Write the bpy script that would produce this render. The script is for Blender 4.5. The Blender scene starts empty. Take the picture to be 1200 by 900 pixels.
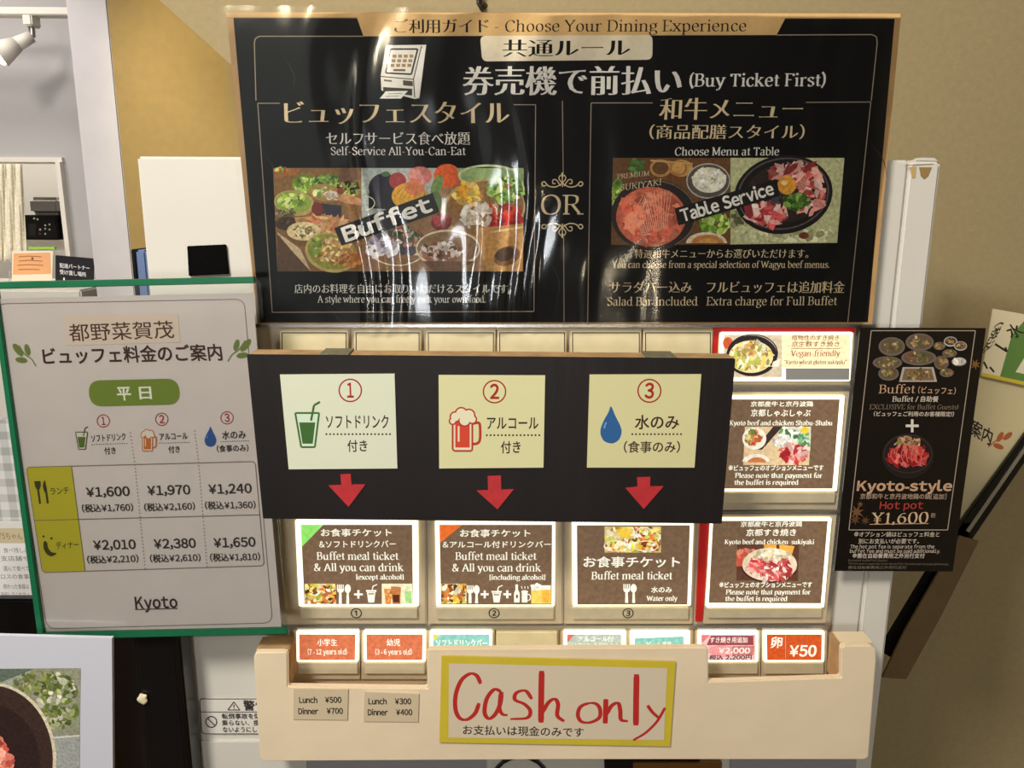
import bpy, bmesh, math, random
import numpy as np
from mathutils import Vector, Matrix
rnd = random.Random(7)
C = bpy.context.scene.collection
# ------------------------------------------------------------------ camera
FOCAL = 950.0                                   # pixels at 1200 wide
CAM = np.array([0.0, -0.72, 1.5])
def basis(p, r, y):
    p, r, y = map(math.radians, (p, r, y))
    F = np.array([math.sin(y)*math.cos(p), math.cos(y)*math.cos(p), -math.sin(p)])
    X = np.array([math.cos(y), -math.sin(y), 0.0]); U = np.cross(X, F)
    return X*math.cos(r)+U*math.sin(r), -X*math.sin(r)+U*math.cos(r), F
BX, BU, BF = basis(12.5, .25, .5)
cam_d = bpy.data.cameras.new('camera'); cam = bpy.data.objects.new('camera', cam_d); C.objects.link(cam)
cam_d.sensor_width = 36.0; cam_d.lens = 36.0*FOCAL/1200; cam_d.clip_start = 0.02
cam.matrix_world = Matrix(((BX[0], BU[0], -BF[0], CAM[0]), (BX[1], BU[1], -BF[1], CAM[1]), (BX[2], BU[2], -BF[2], CAM[2]), (0, 0, 0, 1)))
bpy.context.scene.camera = cam
# ------------------------------------------------------------------ world, lights, exposure
sc = bpy.context.scene
sc.view_settings.view_transform = 'Standard'; sc.view_settings.look = 'None'
sc.view_settings.exposure = 0.0; sc.view_settings.gamma = 1.0; sc.view_settings.use_curve_mapping = False
w = bpy.data.worlds.new('world'); sc.world = w; w.use_nodes = True
w.node_tree.nodes['Background'].inputs[0].default_value = (1.0, .9, .78, 1); w.node_tree.nodes['Background'].inputs[1].default_value = .08
def area(name, loc, tgt, sx, sy, power, col, spread=180):
    l = bpy.data.lights.new(name, 'AREA'); l.shape = 'RECTANGLE'; l.size = sx; l.size_y = sy; l.energy = power; l.color = col; l.spread = math.radians(spread)
    o = bpy.data.objects.new(name, l); C.objects.link(o); o.location = loc
    o.rotation_euler = (Vector(tgt)-Vector(loc)).to_track_quat('-Z', 'Y').to_euler(); return o
def spot(name, loc, tgt, power, col, ang, blend=.6, rad=.04):
    l = bpy.data.lights.new(name, 'SPOT'); l.energy = power; l.color = col; l.spot_size = math.radians(ang); l.spot_blend = blend; l.shadow_soft_size = rad
    o = bpy.data.objects.new(name, l); C.objects.link(o); o.location = loc
    o.rotation_euler = (Vector(tgt)-Vector(loc)).to_track_quat('-Z', 'Y').to_euler(); return o
area('ceiling_panel_light', (-.7, -1.15, 2.5), (0.0, 0, 1.3), .35, .35, 33, (1.0, .93, .83))
area('shop_window_light', (-1.15, -3.0, 1.75), (-.2, 0, 1.4), 1.1, 1.5, 3.2, (.86, .98, .94))
area('kitchen_light', (-1.9, 2.4, 2.6), (-1.9, 2.4, 0), 1.2, .6, 26, (1.0, .95, .86))
area('dining_light', (-1.5, .45, 2.6), (-1.3, 1.2, 1.2),   .6, .5, 21, (1.0, .93, .88))
spot('wall_spot_light', (-.68, .62, 2.25), (-.585, .92, 1.60), 24, (1.0, .86, .58), 40, 1.0, .05)
spot('downlight', (-.56, -1.45, 2.0), (-.2, 0, 1.6), 5, (1.0, .88, .62), 60, .8, .03)
area('wall_sconce_light', (-.26, -3.3, 1.34), (0, 0, 1.5), .34, .5, 17, (.95, .98, 1.0))
area('wall_sconce_light', (.5, -3.3, 1.15), (0, 0, 1.5), .12, .2, 2, (1.0, .85, .6))
# ------------------------------------------------------------------ pixel <-> plane helpers
def P(u, v, y):
    d = BF*FOCAL+BX*(u-600)-BU*(v-450)
    return CAM+d*((y-CAM[1])/d[1])
VPX, VPY = 581.3, 4735.0
def lin(c):
    c = c/255.0
    return c/12.92 if c <= .04045 else ((c+.055)/1.055)**2.4
def L3(c, a=1.0): return (lin(c[0]), lin(c[1]), lin(c[2]), a)
# ------------------------------------------------------------------ materials
def mat(name, col, rough=.6, metal=0, noise=0, nscale=30, bump=0, bscale=200, emis=None, es=0, spec=.5, stretch=None):
    m = bpy.data.materials.new(name); m.use_nodes = True; n = m.node_tree.nodes; l = m.node_tree.links; b = n['Principled BSDF']
    b.inputs['Base Color'].default_value = L3(col); b.inputs['Roughness'].default_value = rough; b.inputs['Metallic'].default_value = metal
    b.inputs['Specular IOR Level'].default_value = spec
    tc = n.new('ShaderNodeTexCoord'); src = tc.outputs['Object']
    if stretch:
        mp = n.new('ShaderNodeMapping'); mp.inputs['Scale'].default_value = stretch; l.new(src, mp.inputs[0]); src = mp.outputs[0]
    if noise:
        t = n.new('ShaderNodeTexNoise'); t.inputs['Scale'].default_value = nscale; t.inputs['Detail'].default_value = 5; l.new(src, t.inputs['Vector'])
        r = n.new('ShaderNodeValToRGB'); r.color_ramp.elements[0].position = .3; r.color_ramp.elements[1].position = .7
        c0 = [x*(1-noise) for x in L3(col)[:3]]; c1 = [min(1, x*(1+noise*.6)) for x in L3(col)[:3]]
        r.color_ramp.elements[0].color = (*c0, 1); r.color_ramp.elements[1].color = (*c1, 1)
        l.new(t.outputs['Fac'], r.inputs[0]); l.new(r.outputs[0], b.inputs['Base Color'])
    if bump:
        t2 = n.new('ShaderNodeTexNoise'); t2.inputs['Scale'].default_value = bscale; t2.inputs['Detail'].default_value = 3; l.new(src, t2.inputs['Vector'])
        bp = n.new('ShaderNodeBump'); bp.inputs['Strength'].default_value = bump; bp.inputs['Distance'].default_value = .002
        l.new(t2.outputs['Fac'], bp.inputs['Height']); l.new(bp.outputs[0], b.inputs['Normal'])
    if emis: b.inputs['Emission Color'].default_value = L3(emis); b.inputs['Emission Strength'].default_value = es
    return m
def print_mat(name, rough=.5, emis=0.0, noise=.0, nscale=400, spec=.4, coat=0, gain=1.0):
    m = bpy.data.materials.new(name); m.use_nodes = True; n = m.node_tree.nodes; l = m.node_tree.links; b = n['Principled BSDF']
    a = n.new('ShaderNodeAttribute'); a.attribute_name = 'Col'; src = a.outputs['Color']
    if noise:
        tc = n.new('ShaderNodeTexCoord'); t = n.new('ShaderNodeTexNoise'); t.inputs['Scale'].default_value = nscale; t.inputs['Detail'].default_value = 4
        l.new(tc.outputs['Object'], t.inputs['Vector'])
        mr = n.new('ShaderNodeMapRange'); mr.inputs['From Min'].default_value = .3; mr.inputs['From Max'].default_value = .7
        mr.inputs['To Min'].default_value = gain*(1-noise); mr.inputs['To Max'].default_value = gain*(1+noise*.5); l.new(t.outputs['Fac'], mr.inputs['Value'])
        vm = n.new('ShaderNodeVectorMath'); vm.operation = 'SCALE'; l.new(src, vm.inputs[0]); l.new(mr.outputs[0], vm.inputs['Scale']); src = vm.outputs[0]
    l.new(src, b.inputs['Base Color']); b.inputs['Roughness'].default_value = rough; b.inputs['Specular IOR Level'].default_value = spec
    if coat: b.inputs['Coat Weight'].default_value = coat; b.inputs['Coat Roughness'].default_value = .15
    if emis:
        b.inputs['Emission Strength'].default_value = emis; l.new(src, b.inputs['Emission Color'])
        vb = n.new('ShaderNodeVectorMath'); vb.operation = 'SCALE'; vb.inputs['Scale'].default_value = .35; l.new(src, vb.inputs[0]); l.new(vb.outputs[0], b.inputs['Base Color'])
    return m
M = dict(
 print=print_mat('printed_paper', .55), gloss=print_mat('glossy_print', .35, spec=.3, noise=.12, nscale=300), lit=print_mat('backlit_print', .4, .95, .22, 260),
 photo=print_mat('photo_print', .5, noise=.3, nscale=350, gain=1.3, spec=.25), dark=print_mat('dark_print', .6, noise=.06, nscale=200, spec=.2),
 black_card=mat('black_card', (24, 17, 17), .5, noise=.3, nscale=15, bump=.25, bscale=60, stretch=(1, 1, .12), spec=.35),
 cardboard=mat('cardboard', (180, 146, 100), .85, noise=.25, nscale=60),
 cabinet=mat('cabinet_enamel', (214, 211, 202), .45, noise=.05, nscale=6, bump=.06, bscale=500),
 metal=mat('panel_aluminium', (206, 190, 164), .4, .25, noise=.12, nscale=12),
 metal2=mat('button_housing', (206, 190, 162), .4, .2, noise=.15, nscale=30),
 bezel=mat('backlit_bezel', (255, 250, 225), .4, emis=(255, 247, 214), es=1.35),
 blank=mat('blank_button', (214, 203, 166), .4, noise=.1, nscale=60, emis=(220, 200, 150), es=.22),
 strip=mat('price_strip_plastic', (186, 174, 146), .3, noise=.1, nscale=80, emis=(220, 205, 165), es=.1),
 red=mat('red_plastic', (176, 22, 20), .4, emis=(190, 20, 15), es=.15),
 guard=mat('white_wrapped_board', (232, 214, 184), .6, noise=.08, nscale=9, bump=.3, bscale=40),
 green=mat('green_edging', (18, 104, 68), .4, noise=.1), black=mat('black_metal', (14, 13, 13), .28, noise=.2),
 pillar=mat('pillar_paint', (205, 202, 205), .8, noise=.04, nscale=20, bump=.2, bscale=600), grey=mat('grey_wall_paint', (176, 174, 174), .85, bump=.2, bscale=500),
 ochre=mat('ochre_wall_paint', (160, 135, 80), .85, noise=.06, nscale=60, bump=.3, bscale=700), tan=mat('tan_wall_paint', (168, 152, 114), .85, noise=.06, nscale=120, bump=.35, bscale=600),
 white=mat('white_paint', (225, 220, 210), .6), floor=mat('floor_wood', (92, 64, 42), .5, noise=.3, nscale=8), ceil=mat('ceiling_paint', (205, 196, 182), .9),
 putty=mat('putty', (225, 215, 180), .7, noise=.1), felt=mat('black_felt', (9, 8, 8), .95, bump=.8, bscale=900, spec=.1), blue=mat('blue_cover', (98, 118, 160), .5),
 tape=mat('beige_tape', (205, 190, 150), .6, noise=.1), lace=mat('lace', (235, 228, 205), .9, noise=.18, nscale=160, bump=.6, bscale=200),
 steel=mat('steel', (190, 188, 184), .25, .8), bronze=mat('bronze_slot', (150, 110, 60), .35, .6), seam=mat('seam_dark', (60, 52, 42), .7), greybox=mat('grey_recess', (150, 148, 146), .5),
 silvertape=mat('grey_tape', (120, 116, 92), .5, noise=.3, nscale=200), bluegrey=mat('blue_grey_enamel', (160, 160, 166), .5))
def glassy(name, tint, gl_rough, glossmax, ior=1.5, bump=0):
    m = bpy.data.materials.new(name); m.use_nodes = True; n = m.node_tree.nodes; l = m.node_tree.links; n.clear()
    o = n.new('ShaderNodeOutputMaterial'); mx = n.new('ShaderNodeMixShader'); t = n.new('ShaderNodeBsdfTransparent'); g = n.new('ShaderNodeBsdfGlossy')
    fr = n.new('ShaderNodeFresnel'); fr.inputs['IOR'].default_value = ior; ml = n.new('ShaderNodeMath'); ml.operation = 'MULTIPLY'; ml.inputs[1].default_value = glossmax; ml.use_clamp = True
    t.inputs[0].default_value = (*tint, 1); g.inputs['Roughness'].default_value = gl_rough
    if bump:
        tc = n.new('ShaderNodeTexCoord'); mp = n.new('ShaderNodeMapping'); mp.inputs['Scale'].default_value = (1, 1, .35); nz = n.new('ShaderNodeTexNoise'); nz.inputs['Scale'].default_value = 22; nz.inputs['Detail'].default_value = 0
        bp = n.new('ShaderNodeBump'); bp.inputs['Strength'].default_value = bump; bp.inputs['Distance'].default_value = .002
        l.new(tc.outputs['Object'], mp.inputs[0]); l.new(mp.outputs[0], nz.inputs['Vector']); l.new(nz.outputs['Fac'], bp.inputs['Height']); l.new(bp.outputs[0], g.inputs['Normal'])
    l.new(fr.outputs[0], ml.inputs[0]); l.new(ml.outputs[0], mx.inputs[0]); l.new(t.outputs[0], mx.inputs[1]); l.new(g.outputs[0], mx.inputs[2]); l.new(mx.outputs[0], o.inputs[0]); return m
M['film'] = glassy('laminate_film', (.98, .98, .97), .1, .85, 1.5)
M['acrylic'] = glassy('clear_acrylic', (.99, .995, .99), .06, .6)
# ------------------------------------------------------------------ object helpers
def link(name, me, m, parent=None):
    o = bpy.data.objects.new(name, me); C.objects.link(o); me.materials.append(m if not isinstance(m, str) else M[m])
    if parent is not None: o.parent = parent; o.matrix_parent_inverse = parent.matrix_world.inverted()
    return o
def thing(name, label, cat, loc, group=None):
    o = bpy.data.objects.new(name, None); C.objects.link(o); o.location = loc; o.empty_display_size = .05
    bpy.context.view_layer.update(); o['label'] = label; o['category'] = cat
    if group: o['group'] = group
    return o
def tag(o, label, cat, group=None):
    o['label'] = label; o['category'] = cat
    if group: o['group'] = group
    return o
def struct(o): o['kind'] = 'structure'; return o
def mesh_of(bm, name):
    bmesh.ops.recalc_face_normals(bm, faces=bm.faces[:]); me = bpy.data.meshes.new(name); bm.to_mesh(me); bm.free(); return me
def bevel(bm, r, seg=2):
    if r: bmesh.ops.bevel(bm, geom=[e for e in bm.edges], offset=r, segments=seg, affect='EDGES', clamp_overlap=True)
def box(name, x0, x1, y0, y1, z0, z1, m, parent=None, r=0, seg=2):
    bm = bmesh.new(); bmesh.ops.create_cube(bm, size=1, matrix=Matrix.Translation(((x0+x1)/2, (y0+y1)/2, (z0+z1)/2)) @ Matrix.Diagonal((abs(x1-x0), abs(y1-y0), abs(z1-z0), 1)))
    bevel(bm, r, seg); return link(name, mesh_of(bm, name), m, parent)
def slab_bm(bm, pts, yf, th, holes=None):
    """solid plate: outline given on the plane y=yf, going th metres back"""
    f = [bm.verts.new(P(u, v, yf)) for u, v in pts]; b = [bm.verts.new(P(u, v, yf)+np.array([0, th, 0])) for u, v in pts]
    n = len(pts); bm.faces.new(f); bm.faces.new(b[::-1])
    for i in range(n): bm.faces.new((f[i], b[i], b[(i+1) % n], f[(i+1) % n]))
def slab(name, pts, yf, th, m, parent=None, r=0, seg=2):
    bm = bmesh.new(); slab_bm(bm, pts, yf, th); bmesh.ops.recalc_face_normals(bm, faces=bm.faces[:]); bevel(bm, r, seg); return link(name, mesh_of(bm, name), m, parent)
def rect(x0, y0, x1, y1): return [(x0, y0), (x1, y0), (x1, y1), (x0, y1)]
def ring(name, outer, inner, yf, th, m, parent=None):
    bm = bmesh.new(); n = len(outer)
    V = [[bm.verts.new(P(u, v, yf)+np.array([0, d, 0])) for u, v in q] for q in (outer, inner) for d in (0, th)]
    of, ob, nf, nb = V
    for i in range(n):
        j = (i+1) % n
        for a, b, c, d in ((of[i], of[j], nf[j], nf[i]), (ob[i], nb[i], nb[j], ob[j]), (of[i], ob[i], ob[j], of[j]), (nf[i], nf[j], nb[j], nb[i])): bm.faces.new((a, b, c, d))
    return link(name, mesh_of(bm, name), m, parent)
def inset(q, d):   # q = TL TR BR BL
    (a, b), (c, e), (g, h), (i, j) = q
    return [(a+d, b+d), (c-d, e+d), (g-d, h-d), (i+d, j-d)]
def tube(name, pts, r, m, parent=None, seg=8):
    cu = bpy.data.curves.new(name, 'CURVE'); cu.dimensions = '3D'; cu.bevel_depth = r; cu.bevel_resolution = 2; cu.use_fill_caps = True
    s = cu.splines.new('POLY'); s.points.add(len(pts)-1)
    for i, p in enumerate(pts): s.points[i].co = (*p, 1)
    t = bpy.data.objects.new('tmp', cu); C.objects.link(t); bpy.context.view_layer.update()
    me = bpy.data.meshes.new_from_object(t.evaluated_get(bpy.context.evaluated_depsgraph_get())); bpy.data.objects.remove(t)
    return link(name, me, m, parent)
# ------------------------------------------------------------------ lettering
_sans = {}
def glyph(s):
    if s in _sans: return _sans[s]
    c = bpy.data.curves.new('t', 'FONT'); c.body = s; c.size = 1; c.resolution_u = 3
    o = bpy.data.objects.new('t', c); C.objects.link(o); bpy.context.view_layer.update()
    me = bpy.data.meshes.new_from_object(o.evaluated_get(bpy.context.evaluated_depsgraph_get())); bpy.data.objects.remove(o)
    V = np.array([v.co[:2] for v in me.vertices]); F = [tuple(p.vertices) for p in me.polygons]; cnt = {}
    for k, f in enumerate(F):
        a = V[list(f)]; x, y = a[:, 0], a[:, 1]
        if np.sum(x*np.roll(y, -1)-np.roll(x, -1)*y) < 0: f = f[::-1]
        for i in range(len(f)):
            e = (f[i], f[(i+1) % len(f)]); cnt[(min(e), max(e))] = cnt.get((min(e), max(e)), [])+[e]
    N = np.zeros_like(V)
    for k, es in cnt.items():
        if len(es) == 1:
            a, b = es[0]; d = V[b]-V[a]; ln = np.hypot(*d)
            if ln > 1e-9:
                n = np.array([d[1], -d[0]])/ln; N[a] += n; N[b] += n
    ln = np.hypot(N[:, 0], N[:, 1]); ln[ln == 0] = 1; N = N/ln[:, None]; bpy.data.meshes.remove(me)
    if s == '\u203b': N *= .25; V = (V-np.array([.05, .05]))*1.5
    _sans[s] = (V, F, N); return _sans[s]
def sans(s):
    """one line of sans lettering; digits and Latin use the same wide Japanese face, set close together"""
    x = 0; VV, FF, NN = [], [], []; n = 0
    for ch in s:
        if ch in ' \u3000': x += .3; continue
        wide = {'¥': '\uffe5'}.get(ch, chr(ord(ch)+0xFEE0) if '!' <= ch <= '~' and ch not in '-.' else ch)
        V, F, N = glyph(wide); prop = ord(ch) < 0x2500
        if prop: sh = x-V[:, 0].min()+.05; x += V[:, 0].max()-V[:, 0].min()+.1; V = V+np.array([sh, 0])
        else: V = V+np.array([x, 0]); x += 1.0
        VV.append(V); NN.append(N); FF += [tuple(i+n for i in f) for f in F]; n += len(V)
    return np.concatenate(VV), FF, np.concatenate(NN)
G = {'a': (46, "C8,38 14,45 24,47 32,43 34,34 34,8 38,1 45,3|C34,29 20,26 9,20 8,9 15,1 25,1 34,11"),
'b': (52, "L12,70 12,1|F12,70|C12,36 20,45 30,46 41,38 45,23 40,8 30,0 20,1 12,8"), 'c': (44, "C39,36 33,44 24,47 12,38 8,23 12,8 23,0 33,2 40,10"),
'd': (54, "L41,70 41,2|F41,70|S46,1|C41,36 33,45 23,46 12,38 8,23 12,8 23,0 33,2 41,10"), 'e': (46, "L10,26 39,26|C39,26 38,38 32,45 24,47 12,39 8,24 12,8 24,0 34,2 41,9"),
'f': (32, "C36,65 32,71 24,71 17,64 16,52 16,2|L5,45 30,45|S16,1"), 'g': (48, "C24,46 12,42 9,31 14,20 24,17 34,21 38,31 34,42 24,46|C36,42 42,47 47,45|C15,20 9,13 14,6 34,4 42,-3 40,-13 26,-20 10,-17 6,-8 14,3"),
'h': (56, "L12,70 12,2|F12,70|S12,1|C12,35 22,45 32,46 40,40 41,30 41,2|S41,1"), 'i': (26, "L13,46 13,2|F13,46|S13,1|D13,64"), 'j': (26, "C13,46 13,-8 9,-17 1,-18|F13,46|D13,64"),
'k': (54, "L12,70 12,2|F12,70|S12,1|L14,20 38,45|S38,46|L22,28 44,2|S44,1"), 'l': (26, "L13,70 13,2|F13,70|S13,1"),
'm': (84, "L13,46 13,2|F13,46|S13,1|C13,35 23,45 33,46 41,39 42,30 42,2|S42,1|C42,35 52,45 62,46 70,39 71,30 71,2|S71,1"),
'n': (57, "L13,46 13,2|F13,46|S13,1|C13,35 23,45 34,46 42,39 43,30 43,2|S43,1"), 'o': (50, "C25,46 13,40 8,23 13,6 25,0 37,6 42,23 37,40 25,46"),
'p': (53, "L13,46 13,-19|F13,46|S13,-20|C13,35 21,45 31,46 42,38 45,23 41,8 31,0 21,1 13,9"), 'q': (53, "L41,46 41,-19|S41,-20|C41,36 33,45 23,46 12,38 8,23 12,8 23,0 33,2 41,10"),
'r': (40, "L13,46 13,2|F13,46|S13,1|C13,32 20,42 29,46 36,42"), 's': (40, "C34,38 28,45 18,46 9,40 10,31 20,25 31,19 34,9 26,1 15,0 7,8"),
't': (34, "C17,60 17,12 21,2 33,5|L5,45 31,45"), 'u': (56, "C12,46 12,14 18,2 28,1 41,12|F12,46|L41,46 41,2|F41,46|S45,1"), 'v': (50, "L7,45 25,2|L25,2 43,45|S8,46|S43,46"),
'w': (74, "L7,45 22,2|L22,2 37,45|L37,45 52,2|L52,2 67,45|S8,46|S66,46"), 'x': (50, "L8,45 42,2|L8,2 42,45|S9,46|S41,46|S9,1|S41,1"), 'y': (50, "L7,45 26,4|C44,45 24,-8 14,-19 7,-17|S8,46|S43,46"), 'z': (44, "L8,45 37,45|L37,45 7,2|L7,2 38,2"),
'A': (66, "L33,66 8,2|L33,66 58,2|L18,24 48,24|S9,1|S57,1"), 'B': (58, "L14,66 14,2|S12,66|S12,1|C14,66 34,66 44,60 45,50 39,38 30,35 14,35|C30,35 45,32 50,20 45,6 32,1 14,1"),
'C': (62, "C54,50 50,61 36,67 20,60 10,44 9,30 14,10 28,0 42,1 55,14"), 'D': (66, "L14,66 14,2|S12,66|S12,1|C14,66 34,66 50,58 57,42 56,24 48,8 34,1 14,1"),
'E': (56, "L14,66 14,2|S12,66|S12,1|L14,65 48,65|L48,66 48,54|L14,34 38,34|L14,2 49,2|L49,1 49,14"), 'F': (54, "L14,66 14,2|S12,66|S14,1|L14,65 48,65|L48,66 48,54|L14,34 38,34"),
'G': (66, "C54,52 50,61 36,67 20,60 10,44 9,30 14,10 28,0 42,1 54,10|L54,28 54,8|S54,28"), 'H': (70, "L14,66 14,2|L56,66 56,2|L14,34 56,34|S14,66|S14,1|S56,66|S56,1"), 'I': (30, "L15,66 15,2|S15,66|S15,1"),
'K': (64, "L14,66 14,2|L16,28 50,65|L24,38 54,2|S14,66|S14,1|S50,66|S55,1"), 'L': (54, "L14,66 14,2|S14,66|S12,1|L14,2 48,2|L48,1 48,15"), 'M': (80, "L14,66 14,2|L14,66 40,6|L40,6 66,66|L66,66 66,2|S12,66|S68,66|S14,1|S66,1"),
'N': (70, "L14,66 14,2|L14,66 56,2|L56,66 56,2|S12,66|S14,1|S56,66"), 'O': (68, "C34,67 18,61 9,44 9,22 18,5 34,0 50,5 59,22 59,44 50,61 34,67"), 'P': (56, "L14,66 14,2|S12,66|S14,1|C14,66 36,66 48,58 48,42 38,32 14,31"),
'R': (64, "L14,66 14,2|S12,66|S14,1|C14,66 34,66 46,60 46,44 36,35 14,34|L32,34 54,3|S57,1"), 'S': (52, "C43,50 40,60 26,67 12,60 10,48 22,38 38,30 44,18 38,4 22,0 8,14"), 'T': (60, "L30,65 30,2|S30,1|L8,64 52,64|L8,66 8,52|L52,66 52,52"),
'U': (68, "C14,66 14,20 20,4 34,0 48,4 54,20 54,66|S14,66|S54,66"), 'V': (66, "L8,65 33,2|L33,2 58,65|S9,66|S57,66"), 'W': (94, "L8,65 28,2|L28,2 47,62|L47,62 66,2|L66,2 86,65|S9,66|S85,66"), 'X': (64, "L10,65 54,2|L10,2 54,65|S11,66|S53,66|S11,1|S53,1"), 'Y': (62, "L8,65 31,32|L31,32 54,65|L31,32 31,2|S9,66|S53,66|S31,1"),
'0': (52, "C26,66 14,60 8,34 14,6 26,0 38,6 44,34 38,60 26,66"), '1': (40, "L21,66 21,2|L10,56 21,65|S21,1"), '2': (50, "C10,52 16,63 28,66 40,58 38,42 24,22 8,4|L8,3 43,3|L43,3 44,12"), '5': (50, "L14,64 40,64|L14,64 12,38|C12,38 26,42 40,36 43,20 34,4 20,0 8,8"),
'6': (52, "C42,60 28,60 14,44 9,22 16,4 28,0 40,8 43,22 36,36 24,40 12,32"), '3': (50, "C10,56 20,66 34,64 40,52 34,40 22,36 38,32 44,18 34,3 20,0 8,8"), '4': (52, "L36,66 36,2|L36,66 8,20|L8,20 46,20|S36,1"), '7': (48, "L8,63 42,63|L42,63 20,2"), '8': (52, "C26,66 13,56 16,42 38,26 40,10 26,0 12,10 14,26 36,42 39,56 26,66"), '9': (52, "C40,34 26,26 12,34 10,50 24,66 38,60 42,42 34,14 14,2"),
'(': (28, "C24,74 12,54 11,18 24,-10"), ')': (28, "C5,74 17,54 18,18 5,-10"), '[': (26, "L10,70 10,-6|L10,70 22,70|L10,-6 22,-6"), ']': (26, "L17,70 17,-6|L17,70 5,70|L17,-6 5,-6"), '-': (36, "L8,24 28,24"), '.': (22, "D10,5"), ',': (22, "D10,5|L12,4 7,-9"),
'!': (24, "L12,66 12,18|D12,5"), '/': (36, "L6,-4 30,68"), '"': (36, "L11,68 11,52|L24,68 24,52"), '&': (68, "C58,34 46,12 26,0 10,10 14,28 36,48 34,62 22,64 17,52 26,34 56,2"), '+': (50, "L25,48 25,6|L6,27 44,27"), '¥': (58, "L8,65 29,34|L29,34 50,65|L29,34 29,2|L12,30 46,30|L12,18 46,18|S9,66|S49,66|S29,1"), ' ': (24, "")}
def cr(pts, k=5):
    closed = pts[0] == pts[-1]; P_ = [np.array(p, float) for p in pts]
    if len(P_) < 3: return P_
    ext = ([P_[-2]]+P_+[P_[1]]) if closed else ([2*P_[0]-P_[1]]+P_+[2*P_[-1]-P_[-2]])
    out = []
    for i in range(1, len(ext)-2):
        a, b, c, d = ext[i-1:i+3]
        for j in range(k):
            t = j/k; out.append(.5*(2*b+(c-a)*t+(2*a-5*b+4*c-d)*t*t+(3*b-a-3*c+d)*t**3))
    return out+[P_[-1]]
def ribbon(pts, wf):
    n = len(pts); Lp, Rp = [], []; closed = np.allclose(pts[0], pts[-1]) and n > 3
    for i in range(n):
        if closed: a, b = pts[(i-1) % (n-1)] if i else pts[n-2], pts[(i+1) % (n-1)] if i < n-1 else pts[1]
        else: a, b = pts[max(0, i-1)], pts[min(n-1, i+1)]
        d = b-a; d = d/(np.hypot(*d)+1e-9); nn = np.array([-d[1], d[0]]); w_ = wf(d, i/(n-1))/2
        Lp.append(pts[i]+nn*w_); Rp.append(pts[i]-nn*w_)
    V = np.array(Lp+Rp); F = [(i, i+1, n+i+1, n+i) for i in range(n-1)]
    return V, F
_ser = {}
def serif(s, thick=10, thin=3.6):
    key = (s, thick)
    if key in _ser: return _ser[key]
    nib = math.radians(18); nx = np.array([math.cos(nib), math.sin(nib)])
    wf = lambda d, t: max(thin, thick*abs(nx[0]*d[1]-nx[1]*d[0]))
    parts = []; x = 0
    for ch in s:
        wd, st = G.get(ch, G[' '])
        for tok in filter(None, st.split('|')):
            k = tok[0]; pts = [tuple(map(float, p.split(','))) for p in tok[1:].split()]
            if k in 'CL': V, F = ribbon(cr(pts, 4) if k == 'C' else [np.array(p) for p in pts], wf)
            elif k == 'S': a, b = pts[0]; hh = 2.0; V = np.array([(a-10, b-hh), (a+10, b-hh), (a+10, b+hh), (a-10, b+hh)]); F = [(0, 1, 2, 3)]
            elif k == 'F': a, b = pts[0]; V = np.array([(a-11, b-5), (a, b-7), (a+thick/2, b), (a-11, b-2)]); F = [(0, 1, 2, 3)]
            else: a, b = pts[0]; r = thick*.58; V = np.array([(a+r*math.cos(t*math.pi/4), b+r*math.sin(t*math.pi/4)) for t in range(8)]); F = [tuple(range(8))]
            parts.append((V+np.array([x, 0]), F))
        x += wd
    _ser[key] = parts; return parts
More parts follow.
